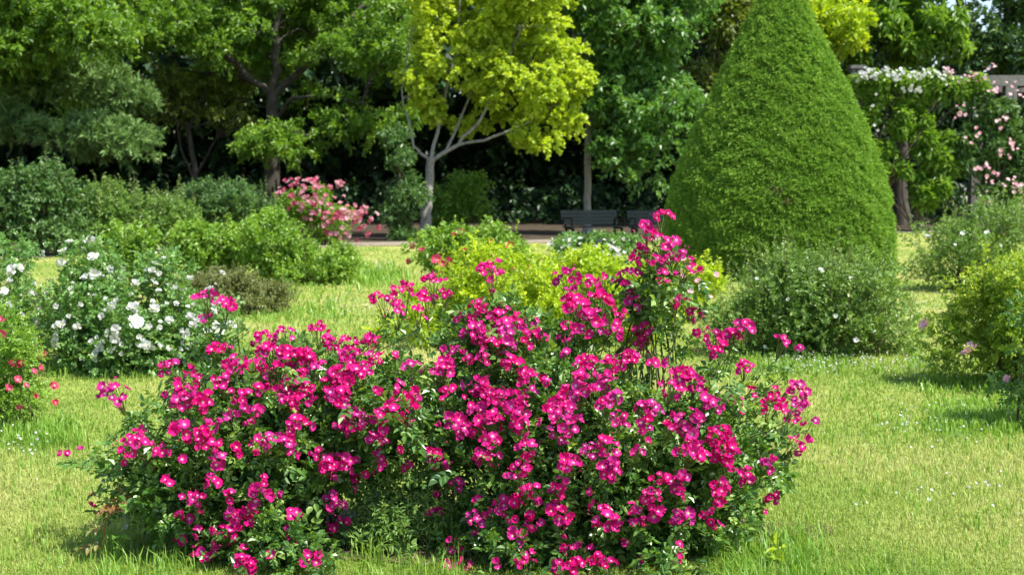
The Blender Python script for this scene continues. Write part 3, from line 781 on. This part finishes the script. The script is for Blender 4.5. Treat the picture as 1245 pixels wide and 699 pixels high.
shrub('arching_shrub', 'bright green arching shrub left of its darker green neighbour on the lawn', 'shrub', GD(262, 22.4),
      E1(22.4, (262, 306, 46, 32, .6), (235, 292, 24, 18, .4), (290, 298, 32, 20, .5)), 'fresh_leaf', .07, .55, 1500, 10, .2, 20, .01, shoots=30, shoot_len=.25, droop=.2)
shrub('mounded_shrub', 'large bright green mounded shrub on the lawn below the pink rose bush', 'shrub', GD(360, 21.6),
      E1(21.6, (335, 306, 42, 36, .6), (375, 322, 58, 25, .7), (325, 280, 26, 16, .4), (418, 326, 20, 15, .4)), 'fresh_leaf', .055, .5, 2400, 11, .18, 24, .01, shoots=26, shoot_len=.22)
shrub('bronze_shrub', 'low dull brownish green shrub in front of the bright green mounded shrub', 'shrub', GD(310, 16.6),
      E1(16.6, (312, 365, 46, 22, .5), (255, 352, 48, 18, .45), (280, 345, 30, 16, .3)), 'brown_shrub', .038, .35, 1500, 12, .13, 20, .007, shoots=30, shoot_len=.16)
shrub('little_shrub', 'small leafy light green shrub just behind the white rose bush', 'shrub', GD(160, 18.5),
      E1(18.5, (158, 300, 28, 26, .35), (150, 325, 34, 22, .35)), 'fresh_leaf', .06, .55, 600, 9, .18, 10, .008, shoots=14, shoot_len=.22)
shrub('yellow_shrub', 'lime yellow leaved shrub behind the magenta rose bush on the left of its tall spray', 'shrub', GD(640, 13.4),
      E1(13.4, (520, 390, 70, 40, .7), (600, 352, 85, 52, .8), (705, 348, 90, 48, .8), (660, 400, 150, 40, .9), (780, 375, 50, 35, .6)), 'lime_leaf', .042, .55, 4200, 11, .13, 40, .007, shoots=60, shoot_len=.14)
rf = [(505, 300, 1), (515, 307, .9), (530, 315, 1.1), (548, 318, 1), (552, 290, .9), (500, 318, .9), (620, 300, 1), (628, 320, 1.1), (640, 322, .8), (565, 307, 1), (536, 322, 1), (600, 297, .9),
      (585, 312, .9), (575, 325, .8), (560, 285, .8), (612, 312, .8)]
shrub('red_rose', 'small bushy rose with scattered red blooms behind the lime yellow shrub', 'rose bush', GD(560, 19.5),
      E1(19.5, (540, 308, 48, 26, .5), (600, 306, 42, 26, .5), (560, 295, 30, 16, .3)), 'fresh_leaf', .055, .6, 1100, 9, .16, 16, .008, flowers=rf, petal='red', bsize=.115, tpl=BL2, faded=.6, shoots=16, shoot_len=.2)
wf = [(668 + 8 * i + rng.normal() * 4, 292 + rng.random() * 24, rng.uniform(.6, 1.1)) for i in range(12)] + [(rng.uniform(668, 768), rng.uniform(290, 318), rng.uniform(.6, 1)) for i in range(46)]
shrub('pale_rose', 'low rose bush dotted with small white flowers in front of the benches', 'rose bush', GD(718, 21.5),
      E1(21.5, (700, 310, 42, 20, .45), (745, 308, 36, 20, .45)), 'white_rose_leaf', .05, .6, 900, 9, .15, 14, .007, flowers=wf, petal='white', bsize=.085, tpl=BL2)
bf = [(782 + rng.normal() * 14 + 4 * i, 340 + rng.normal() * 16, rng.uniform(.8, 1.2)) for i in range(15)] + [(870, 334, 1), (860, 362, .9), (848, 345, 1.), (838, 355, 1.1), (828, 350, 1.0)]
shrub('blush_rose', 'yellow green rose with pale pink flowers at the left foot of the clipped cone', 'rose bush', GD(838, 15.6),
      E1(15.6, (835, 348, 44, 28, .4), (865, 335, 22, 20, .25), (800, 350, 30, 28, .35)), 'lime_leaf', .05, .6, 650, 9, .15, 12, .007, flowers=bf, petal='palepink', bsize=.075, tpl=BL2, faded=1, shoots=14, shoot_len=.18)

wfl = [(112, 298, 1.3), (85, 298, 1), (114, 315, 1.2), (113, 332, 1.4), (75, 322, 1.1), (80, 310, .9), (18, 330, 1.3), (58, 308, .8), (165, 350, .8), (163, 378, 1.4), (188, 380, 1.4), (165, 394, 1.4), (95, 400, 1.1),
       (122, 423, 1.3), (176, 424, 1.2), (182, 417, 1.1), (142, 400, 1.2), (141, 410, .9), (207, 391, 1.1), (222, 405, 1.2), (213, 372, .8), (256, 356, 1.2), (233, 388, 1), (238, 398, 1), (262, 404, 1.4), (272, 402, 1.2),
       (250, 405, 1.2), (280, 398, 1.1), (90, 355, .9), (75, 398, .9), (70, 415, .9), (232, 420, 1), (145, 328, .8), (192, 325, .8), (198, 320, .9), (188, 332, .9), (135, 328, .9)]
wfl += [(rng.uniform(60, 275), rng.uniform(325, 440), rng.uniform(.35, .75)) for i in range(95)]
shrub('white_rose', 'broad white flowering rose bush on the lawn left of the magenta rose bush', 'rose bush', GD(165, 11.5),
      E1(11.5, (165, 394, 95, 50, .6), (95, 382, 48, 54, .5), (105, 325, 32, 25, .3), (235, 405, 44, 38, .4), (165, 420, 95, 34, .55), (195, 335, 20, 14, .2, .1)), 'white_rose_leaf', .046, .62, 3300, 4, .16, 34, .007, clump=.1, inner=.25,
      flowers=wfl, petal='white', bsize=.077, tpl=BL3, compound=True, faded=.5, shoots=45, shoot_len=.24)
w2 = [(20, 330, 1.2), (12, 345, .8), (35, 360, .8), (5, 355, .9), (25, 385, .7), (40, 395, .7), (10, 375, .8), (30, 422, 1.2), (28, 430, 1)] + [(rng.uniform(0, 48), rng.uniform(325, 420), rng.uniform(.4, .8)) for i in range(14)]
shrub('pale_shrub_rose', 'white flowering rose cut off by the left edge of the photo', 'rose bush', GD(5, 11.8),
      E1(11.8, (10, 380, 48, 55, .5), (-30, 390, 60, 60, .5), (0, 318, 24, 26, .3)), 'white_rose_leaf', .046, .62, 900, 4, .16, 16, .007,
      flowers=w2, petal='white', bsize=.077, tpl=BL3, compound=True, faded=.3)
r2 = [(3, 394, 1.2), (3, 408, 1), (50, 430, 1.1), (12, 442, .9), (25, 446, .9), (45, 451, 1.1), (40, 455, .9), (65, 470, .9), (67, 491, 1), (40, 483, .9), (20, 462, .8), (58, 466, .6), (24, 492, .8), (50, 428, .8), (8, 470, .8), (30, 470, .7)]
shrub('crimson_rose', 'small rose with crimson blooms at the left edge in front of white rose bush', 'rose bush', GD(8, 8.7),
      E1(8.7, (12, 470, 46, 38, .35), (0, 425, 40, 40, .3), (-30, 480, 50, 45, .4)), 'fresh_leaf', .036, .6, 620, 4, .12, 14, .005, stem_mat='stem',
      flowers=r2, petal='red', bsize=.052, tpl=BL2, compound=True, near=True, faded=1.0, shoots=8, shoot_len=.12)

cf = [(997, 331, .8), (1015, 385, .6), (1040, 415, .9), (1000, 350, .5), (920, 340, .5), (960, 365, .5), (1060, 400, .6), (1035, 340, .5), (930, 420, .5)]
shrub('spreading_rose', 'wide grey green spreading rose bush in front of the clipped cone', 'rose bush', GD(985, 12.6),
      E1(12.6, (985, 380, 108, 58, .65), (960, 350, 70, 40, .5), (1030, 360, 55, 50, .5), (985, 412, 95, 32, .6), (900, 395, 40, 30, .4), (1085, 405, 35, 28, .35)),
      'grey_leaf', .032, .6, 4600, 5, .12, 50, .006, flowers=cf, petal='white', bsize=.06, tpl=BL2, compound=True, shoots=190, shoot_len=.26, clump=.17)
df = [(1130, 290, .8), (1170, 285, .8), (1200, 285, .9), (1160, 300, .7), (1124, 288, .7), (1215, 300, .6)]
shrub('far_rose', 'grey green rose bush beyond the lawn to the right of the clipped cone', 'rose bush', GD(1165, 20.2),
      E1(20.2, (1165, 315, 60, 42, .8), (1200, 295, 60, 40, .8), (1225, 275, 50, 32, .7), (1130, 330, 26, 26, .4), (1118, 292, 20, 14, .25)), 'grey_leaf', .045, .6, 1800, 4, .18, 30, .008,
      flowers=df, petal='white', bsize=.085, tpl=BL2, compound=True, shoots=60, shoot_len=.3)
ef = [(1131, 397, 1.3), (1182, 432, 1.6)]
shrub('yellowish_rose', 'yellow green rose bush with one pale pink bloom at the right edge', 'rose bush', GD(1225, 10.6),
      E1(10.6, (1222, 395, 74, 66, .55), (1240, 345, 56, 45, .45), (1170, 405, 36, 38, .3), (1290, 400, 60, 70, .5), (1215, 440, 70, 30, .5)), 'yellowish_leaf', .042, .6, 1700, 4, .14, 30, .006, stem_mat='stem',
      flowers=ef, petal='palepink', bsize=.085, tpl=BL3, compound=True, near=True, shoots=30, shoot_len=.2)
sr = shrub('standard_rose', 'rose on a bare thin stem at the right edge over the long grass', 'rose', GD(1241, 8.75),
      E1(8.7, (1264, 395, 46, 58, .22), (1238, 462, 14, 14, .07), (1300, 420, 50, 60, .25)), 'rose_leaf', .05, .6, 330, 4, .12, 0, .006, stem_mat='stem', flowers=[(1226, 461, 1.0), (1190, 432, .1)], petal='palepink', bsize=.05, tpl=BL3,
      compound=True, near=True)
mb = MB(); b_ = GD(1240, 8.75); mb.tube([b_ - np.array([0, 0, .02]), P(1238, 500, 8.74), P(1240, 465, 8.72), P(1252, 400, 8.7)], [.011, .009, .008, .005], 7)
mb.build('stem', 'twig', sr)

# ------------------------------------------------------------------ benches
def bench(px, D, rz, label):
    e = empty('park_bench', GD(px, D), label, 'bench', 'dark park benches by the path')
    W = 1.62
    m = Matrix.Rotation(rz, 3, 'Z')
    def B(mb, c, s, tilt=0):
        c = np.array(m @ Vector(c)) + np.array(e.location)
        mb.box(c, s, rz, 0, tilt)
    mb = MB()
    for k in range(5): B(mb, (0, -.22 + k * .095, .43 + .004 * abs(k - 2)), (W, .082, .032))
    mb.build('seat', 'bench', e)
    mb = MB()
    for k in range(4): B(mb, (0, .235 + .030 * k, .53 + k * .092), (W, .026, .084), R(-15))
    mb.build('backrest', 'bench', e)
    for sx in (-.70, .70):
        mb = MB()
        B(mb, (sx, -.20, .205), (.05, .05, .41), R(-6)); B(mb, (sx, .23, .205), (.05, .05, .41), R(10)); B(mb, (sx, .02, .393), (.045, .46, .035))
        B(mb, (sx, .293, .635), (.045, .04, .46), R(-15))
        mb.build('leg', 'iron', e)
        mb = MB()
        B(mb, (sx * 1.07, .0, .655), (.055, .47, .03)); B(mb, (sx * 1.07, -.215, .53), (.04, .04, .22))
        mb.build('armrest', 'iron', e)
bench(722, 36.4, R(24), 'dark green park bench under the slender tree, whole length in view')
bench(803, 36.0, R(12), 'dark green park bench partly hidden behind the clipped cone')

# ------------------------------------------------------------------ pergola and its climbers
D = 46
pg = empty('pergola', GD(1150, D), 'tall grey pergola of square posts and heavy beams under climbing roses', 'pergola')
x0, x1 = P(1036, 90, D)[0], P(1420, 90, D)[0]
zt = P(1100, 92, D)[2]
for (px, dy) in ((1041, 0), (1228, 0), (1415, 0), (1041, 3.2), (1228, 3.2)):
    mb = MB(); xx = P(px, 90, D)[0]
    tz = zt + .22 if px == 1041 else zt - .34; mb.box((xx, D + dy, tz / 2 - .01), (.36, .36, tz)); mb.box((xx, D + dy, .2), (.46, .46, .4))
    if px == 1041: mb.box((xx, D + dy, zt + .26), (.46, .46, .1))
    mb.build('post', 'concrete', pg)
for dy in (0, 3.2):
    mb = MB(); mb.box(((x0 + x1) / 2 + .28, D + dy - .0, zt - .17), (x1 - x0, .26, .33)); mb.build('beam', 'concrete', pg)
for k in range(7):
    mb = MB(); mb.box((x0 + .7 + k * 1.35, D + 1.6, zt - .17), (.14, 2.93, .2)); mb.build('rafter', 'concrete', pg)
def climber(name, label, base, ells, leaf, L, w, ntw, nl, ltw, fl, petal, bs, faded=.3, droop=.3):
    return shrub(name, label, 'climbing plant', base, ells, leaf, L, w, ntw, nl, ltw, 12, .02, 'twig', flowers=fl, petal=petal, bsize=bs, tpl=BL2, faded=faded, droop=droop, upness=0, boff=(0, -.32, .06))
F = D - .35
fl = [(rng.uniform(1040, 1150), 94 + rng.normal() * 4, rng.uniform(.7, 1.2)) for i in range(95)] + [(rng.uniform(1090, 1118), 112 + rng.normal() * 3, 1) for i in range(8)] + \
     [(1060, 155, 1), (1064, 162, .8), (1040, 103, 1.1), (1062, 118, .8), (1058, 132, .8), (1180, 134, .8), (1183, 144, .7), (1165, 98, .8)]
climber('white_climber', 'climbing rose with white blooms running along the left end of pergola beam', GD(1046, F), E1(F, (1095, 97, 60, 8, .3), (1062, 130, 14, 36, .25), (1130, 106, 44, 14, .3), (1172, 104, 34, 13, .3), (1090, 104, 50, 12, .3)),
        'tree_leaf', .11, .55, 1700, 10, .26, fl, 'white', .13)
climber('broadleaf_vine', 'vine with large drooping leaves hanging below the middle of the pergola beam', GD(1110, F + .1), E1(F, (1095, 140, 36, 24, .35), (1125, 165, 32, 30, .35), (1085, 190, 32, 30, .35), (1140, 200, 24, 40, .35), (1060, 215, 20, 30, .3), (1115, 225, 40, 20, .3)),
        'tree_leaf', .19, .38, 1300, 12, .26, None, None, 0, droop=.6)
fl = [(1226, 109, 1), (1232, 114, 1.1), (1230, 104, .9), (1236, 120, 1), (1224, 118, 1), (1240, 122, .9), (1148, 88, 1.3), (1205, 85, 1.2), (1203, 82, 1), (1197, 88, .8)]
fl += [(x + rng.normal() * 5, y + rng.normal() * 4, rng.uniform(.7, 1.2)) for x, y, k in [(a_, b_, 2 * c_) for a_, b_, c_ in ((1150, 92, 4), (1170, 100, 4), (1188, 96, 4), (1205, 110, 4), (1190, 205, 4), (1203, 220, 4), (1228, 225, 6), (1238, 232, 5), (1215, 190, 3), (1225, 180, 3), (1240, 255, 5), (1180, 168, 3), (1165, 140, 3), (1200, 245, 3), (1215, 150, 3))] for i in range(k)]
climber('pink_climber', 'climbing rose with clusters of pale pink blooms draping the right end of pergola', GD(1215, F), E1(F, (1195, 135, 42, 24, .35), (1216, 165, 40, 50, .35), (1190, 180, 34, 46, .35), (1225, 235, 40, 34, .35), (1228, 190, 26, 70, .3), (1275, 168, 40, 54, .35), (1225, 84, 18, 5, .2)),
        'hedge_leaf', .12, .5, 2300, 10, .3, fl, 'palepink', .125, 1.0)

# ------------------------------------------------------------------ the magenta rose bush
DM = 5.9
def e_(x, y, hw, hh, D_, hd): return ell(x, y, hw, hh, D_, hd)
ME = [e_(285, 560, 158, 114, 5.90, .46), e_(350, 485, 120, 66, 6.10, .40), e_(480, 510, 130, 86, 6.05, .42), e_(735, 565, 190, 130, 5.85, .50),
      e_(655, 655, 105, 66, 5.66, .30), e_(640, 455, 125, 62, 6.15, .40), e_(868, 565, 84, 88, 5.95, .38), e_(312, 636, 100, 54, 5.78, .34),
      e_(790, 640, 110, 68, 5.72, .36), e_(805, 375, 34, 62, 6.25, .16), e_(712, 400, 58, 46, 6.25, .24), e_(515, 400, 56, 30, 6.25, .2), e_(600, 400, 50, 36, 6.2, .22),
      e_(168, 545, 42, 62, 5.9, .26), e_(900, 450, 60, 36, 6.1, .2), e_(250, 455, 55, 34, 6.05, .22), e_(690, 682, 150, 34, 5.62, .2), e_(350, 668, 92, 28, 5.68, .2), e_(810, 672, 80, 40, 5.66, .2), e_(700, 700, 140, 38, 5.52, .16), e_(520, 695, 60, 26, 5.55, .14), e_(335, 706, 110, 38, 5.40, .15), e_(715, 716, 165, 38, 5.34, .14)]
MDENS = [1, .9, .8, 1, 1, .9, .9, 1, 1, .22, .22, .18, .45, .15, .25, .4, 1, .9, 1, 1, .6, .9, 1]
rose = empty('rose_bush', (P(560, 500, 6.0)[0], 6.0, 0), 'large magenta flowering rose bush spreading across the middle foreground', 'rose bush')
crowns = [np.array([P(x, 600, 6.0)[0], 6.02, 0]) for x in (300, 350, 640, 720, 790)]
p, d, k, r = sample_ells(ME, 4700, .4, MDENS, .03, clump=.10, per=16)
d = nrm(d + np.array([0, 0, .3]) + rng.normal(size=d.shape) * .5)
# an opening low in the middle where weeds and grass show
ppx = p[:, 0] / p[:, 1] * FPX + CX; ppy = HOR + (CAM_H - p[:, 2]) / p[:, 1] * FPX
keep = ~((((ppx - 500) / 56) ** 2 + ((ppy - 632) / 52) ** 2 < 1) & (rng.random(len(p)) < .95))
p, d, k, r = p[keep], d[keep], k[keep], r[keep]
f = MB()
nl = 4
rp = np.repeat(p, nl, 0) + np.repeat(d, nl, 0) * rng.uniform(-.5, 1, (len(p) * nl, 1)) * .08
rd = np.repeat(d, nl, 0) + rng.normal(size=(len(p) * nl, 3)) * .9
tt = np.repeat(np.clip(rng.normal(.42, .16, len(p)), 0, 1), nl)
tt = np.clip(tt + rng.normal(0, .12, len(tt)), 0, 1)
rose_leaves(f, rp, rd, .052, tt, True)
CL = []   # flower trusses read off the photo: x, y, radius in pixels, number of blooms
CL += [(805, 268, 12, 4), (782, 281, 10, 3), (800, 300, 24, 9), (820, 318, 20, 8), (785, 318, 18, 7), (805, 327, 18, 7), (770, 340, 15, 5), (835, 333, 10, 4), (765, 355, 10, 3), (805, 350, 8, 2), (825, 375, 13, 5), (838, 385, 9, 3), (776, 372, 10, 3),
       (768, 420, 24, 13), (785, 405, 12, 4), (600, 337, 22, 10), (688, 341, 18, 7), (714, 352, 18, 7), (735, 345, 9, 3), (700, 375, 22, 9), (730, 372, 17, 7), (747, 388, 14, 5), (717, 398, 22, 9), (742, 405, 16, 6), (690, 408, 14, 5),
       (463, 370, 13, 4), (488, 363, 18, 7), (528, 350, 16, 6), (520, 372, 13, 5), (541, 364, 9, 3), (480, 384, 10, 3), (508, 386, 10, 3), (590, 383, 18, 8), (612, 392, 20, 9), (584, 405, 20, 9), (616, 412, 20, 9), (640, 418, 16, 6), (600, 424, 17, 7), (645, 400, 13, 5), (560, 392, 10, 3), (548, 432, 10, 4),
       (251, 369, 11, 5), (272, 375, 9, 4), (287, 376, 7, 2), (251, 393, 7, 2), (318, 418, 15, 7), (345, 414, 12, 5), (388, 408, 11, 6), (330, 433, 14, 7), (353, 434, 14, 7), (374, 442, 14, 6), (400, 425, 13, 6), (422, 421, 10, 5), (427, 440, 13, 6), (447, 424, 12, 5), (455, 440, 10, 4),
       (262, 428, 5, 2), (275, 431, 9, 3), (285, 447, 15, 7), (310, 456, 14, 6), (335, 458, 14, 6), (348, 474, 12, 5), (362, 462, 12, 5), (386, 452, 13, 6), (396, 472, 11, 4), (416, 462, 13, 6), (434, 462, 11, 5), (212, 451, 15, 6), (236, 462, 13, 6), (222, 480, 13, 5), (242, 494, 10, 4), (270, 470, 10, 4), (294, 487, 12, 5), (376, 480, 11, 4), (405, 486, 11, 4), (440, 452, 10, 4),
       (140, 482, 19, 9), (169, 547, 26, 17), (198, 550, 10, 4), (80, 557, 6, 2), (102, 550, 4, 1), (118, 602, 4, 1), (117, 617, 3, 1), (254, 542, 13, 6), (264, 562, 9, 4), (286, 547, 7, 2), (319, 542, 13, 6), (345, 540, 11, 5), (239, 607, 9, 4), (314, 602, 12, 5), (319, 587, 6, 2), (224, 659, 6, 2), (271, 654, 16, 6), (361, 517, 10, 4), (279, 510, 8, 3), (309, 506, 13, 5),
       (436, 510, 13, 5), (461, 537, 15, 6), (388, 557, 10, 4), (408, 570, 18, 9), (428, 560, 8, 3), (446, 575, 6, 2), (403, 612, 13, 5), (423, 594, 7, 2), (413, 644, 14, 5), (458, 618, 5, 2), (493, 565, 5, 1), (528, 557, 13, 5), (553, 522, 18, 9), (598, 515, 13, 5), (593, 560, 15, 7), (538, 600, 5, 1), (526, 628, 8, 2), (543, 622, 6, 1), (580, 637, 14, 5), (612, 614, 12, 5), (555, 664, 7, 3), (543, 690, 6, 2), (565, 690, 8, 3), (603, 694, 8, 2),
       (710, 450, 17, 8), (683, 515, 27, 17), (735, 470, 16, 8), (705, 482, 14, 5), (816, 473, 13, 5), (793, 500, 11, 5), (781, 528, 6, 1), (753, 518, 10, 3), (836, 515, 18, 9), (815, 528, 10, 3), (866, 531, 10, 5), (841, 555, 20, 10), (881, 553, 15, 7), (738, 545, 14, 6), (740, 570, 15, 6), (695, 568, 13, 6), (645, 545, 13, 4), (632, 570, 13, 5), (648, 600, 12, 3), (685, 590, 8, 2), (788, 603, 10, 4), (778, 620, 6, 2), (823, 590, 8, 3), (828, 633, 9, 3), (728, 625, 13, 5), (746, 630, 5, 1), (680, 623, 15, 8), (660, 643, 7, 2), (628, 613, 7, 3), (690, 691, 17, 6), (700, 664, 4, 1), (783, 680, 4, 1), (873, 641, 4, 1), (901, 631, 5, 1), (919, 641, 5, 1), (939, 605, 8, 3), (934, 568, 8, 3),
       (300, 690, 12, 4), (380, 684, 10, 3), (640, 688, 13, 5), (740, 690, 12, 4), (820, 676, 9, 3), (700, 694, 10, 4), (255, 672, 8, 3),
       (966, 545, 10, 4), (906, 453, 13, 5), (911, 480, 8, 2), (936, 478, 11, 4), (966, 477, 13, 6), (941, 498, 13, 6), (964, 497, 10, 4), (961, 516, 13, 6), (988, 515, 3, 1), (891, 496, 13, 6), (866, 500, 12, 5), (905, 405, 13, 6), (888, 412, 8, 3), (862, 416, 15, 6), (872, 430, 10, 3), (950, 420, 10, 3), (970, 432, 6, 2), (850, 402, 8, 2)]
for x, y, hw, hh, n_ in ((520, 470, 90, 45, 17), (650, 460, 90, 38, 14), (780, 460, 80, 35, 9), (600, 490, 160, 40, 10), (560, 585, 60, 30, 3), (790, 570, 90, 50, 5), (320, 500, 120, 35, 7)):
    for i in range(n_):
        CL.append((x + rng.uniform(-1, 1) * hw, y + rng.uniform(-1, 1) * hh, rng.uniform(5, 14), int(rng.integers(1, 6))))
for i in range(150):
    e_i = ME[int(rng.choice([0, 1, 2, 3, 5, 6, 7, 8, 1, 3]))]
    a_ = rng.random() * 6.283; r_ = math.sqrt(rng.random()) * .95
    c_ = e_i[0] + e_i[1] * np.array([r_ * math.cos(a_), 0, r_ * math.sin(a_)])
    CL.append((CX + c_[0] / c_[1] * FPX, HOR + (CAM_H - c_[2]) / c_[1] * FPX, 5, int(rng.integers(1, 4))))
CL = [(x, y, r_, n_ if n_ < 3 else int(n_ * 1.55)) for x, y, r_, n_ in CL]
CL.sort(key=lambda c: -c[3] * (c[2] + 3))
can = MB(); small = MB()
for i, (x, y, rad, nb) in enumerate(CL):
    pos, nor = on_surface(ME, x, y)
    out = nrm(nor * .55 + np.array([0, -.35, .55]))
    rm = rad * S(pos[1]) * 1.05
    # blooms on a dome
    u = nrm(rng.normal(size=(nb, 3)) + out * .9 + np.array([0, -.25, .2]))
    if nb > 1:
        rr = rng.uniform(.55, 1.0, (nb, 1)) ** .5
        bp = pos + out * .02 + u * rr * np.array([1, .8, .85]) * rm - out * rm * .25
    else:
        bp = pos[None] + out * .02
    for _ in range(8):                                       # push crowded blooms apart
        df_ = bp[:, None] - bp[None]; dist = np.linalg.norm(df_, axis=-1) + np.eye(nb)
        push = (df_ / dist[..., None] * np.clip(.027 - dist, 0, None)[..., None] * .3).sum(1)
        bp = bp + push
    nn = nrm(u * .8 + np.array([0, -.45, .35]) + rng.normal(size=(nb, 3)) * .4)
    fade = float(np.clip(rng.beta(.8, 1.7), 0, 1))
    tints = np.clip(fade + rng.normal(0, .28, nb), 0, 1)
    big = i < 100
    mb = MB() if big else small
    put_blooms(mb, bp, nn, .039 * rng.uniform(.75, 1.15), tints, BL1 if rng.random() < .7 else BL2)
    foot = pos - out * (rm * .8 + .035) + np.array([0, .012, -.012])
    for b_ in bp:
        mb.tube(curve(foot, b_ - out * .004, 4, .006, .003), np.linspace(.0017, .0011, 4), 4, mat=2, cap=False)
    if nb > 2:
        kb = int(rng.integers(2, 6))
        bb = pos + nrm(rng.normal(size=(kb, 3)) + out) * rm * 1.1
        put_z = nrm(bb - foot)
        X_ = nrm(np.cross(put_z, rng.normal(size=(kb, 3)))); Y_ = np.cross(put_z, X_)
        mb.inst(BUD[0], BUD[1], bb, X_, Y_, put_z, .03, .6, np.full(6, .8), 0)
        for b_ in bb: mb.tube(curve(foot, b_, 4, .004, .002), np.linspace(.0018, .0011, 4), 4, mat=2, cap=False)
    if big: mb.build('flower_cluster', ['magenta', 'stamen', 'pedicel'], rose, origin=pos)
    # the cane that carries it
    c0 = crowns[int(np.argmin([abs(c[0] - foot[0]) + rng.random() * .4 for c in crowns]))] + np.array([rng.normal() * .09, rng.normal() * .07, -.01])
    sp_ = np.linalg.norm(foot - c0)
    cp_ = curve(c0, foot, 9, .12 * sp_, .012 * sp_)
    can.tube(cp_, np.linspace(.0062, .0019, 9), 5)
    m_ = 13
    ts = rng.uniform(.55, 1.0, m_) ** .6
    lp = np.stack([np.interp(ts, np.linspace(0, 1, 9), cp_[:, q_]) for q_ in range(3)], 1)
    rose_leaves(f, lp, nrm(rng.normal(size=(m_, 3)) + out * .6), .046, rng.normal(.5, .18, m_).clip(0, 1), True)
for i in range(60):
    j = rng.integers(len(p)); c0 = crowns[int(np.argmin([abs(c[0] - p[j][0]) for c in crowns]))] + rng.normal(size=3) * np.array([.1, .08, 0])
    can.tube(curve(c0, p[j], 7, .1, .015), np.linspace(.007, .0025, 7), 5)
can.build('branchwork', 'stem', rose)
f.build('foliage', 'rose_leaf', rose)
o = small.build('small_blooms', ['magenta', 'stamen', 'pedicel'], rose); o['kind'] = 'stuff'

# ------------------------------------------------------------------ weeds and suckers round its foot
shrub('weed', 'pale green feathery weed growing up through the gap in the magenta rose bush', 'weed', GD(490, 5.75),
      [ell(488, 596, 64, 34, 5.84, .14), ell(465, 632, 52, 26, 5.78, .12), ell(520, 625, 34, 26, 5.86, .1)], 'weed_leaf', .024, .42, 520, 9, .07, 16, .003, 'pedicel', near=True, shoots=12, shoot_len=.1)
def sucker():
    b = G(125, 684)
    e = empty('rose_sucker', b, 'young rose shoot with bronze red leaves rising from the lawn at lower left', 'young plant')
    mb = MB()
    pts = [b, P(126, 660, b[1]), P(128, 635, b[1]), P(135, 618, b[1]), P(152, 606, b[1])]
    t = np.linspace(0, 4, 13); pp = np.array(pts); cp = np.stack([np.interp(t, range(5), pp[:, i]) for i in range(3)], 1)
    mb.tube(cp, np.linspace(.005, .0022, 13), 6); mb.build('stem', 'bronze_leaf', e)
    mb = MB()
    ix = np.array([3, 5, 6, 8, 9, 10, 11, 12, 12, 12]); dd = rng.normal(size=(10, 3)) * np.array([1, .6, .35])
    rose_leaves(mb, cp[ix], dd, .06, rng.uniform(0, 1, 10), True); mb.build('foliage', 'bronze_leaf', e)
    for i_, d_ in ((4, (.9, -.3, .2)), (7, (.8, -.2, -.1))):
        mb = MB(); rose_leaves(mb, cp[[i_]], np.array([d_]), .06, np.array([.45]), True); mb.build('green_leaf', 'rose_leaf', e)
sucker()
def sprig(px, py, label, n, h):
    b = G(px, py)
    e = empty('seedling', b, label, 'weed')
    mb = MB(); mb.tube([b, b + np.array([.01, 0, h * .6]), b + np.array([.0, 0, h])], [.003, .0025, .0015], 5); mb.build('stem', 'pedicel', e)
    mb = MB(); z = rng.uniform(.25, 1, n)
    twig_leaves(mb, b + np.stack([0 * z, 0 * z, z * h], 1), nrm(rng.normal(size=(n, 3)) + np.array([0, 0, .4])), 2, .02, .045, .5, None, .8, near=True)
    mb.build('foliage', 'lime_leaf', e)
sprig(945, 694, 'tiny yellow leaved seedling in the grass right of the magenta bush', 9, .11)
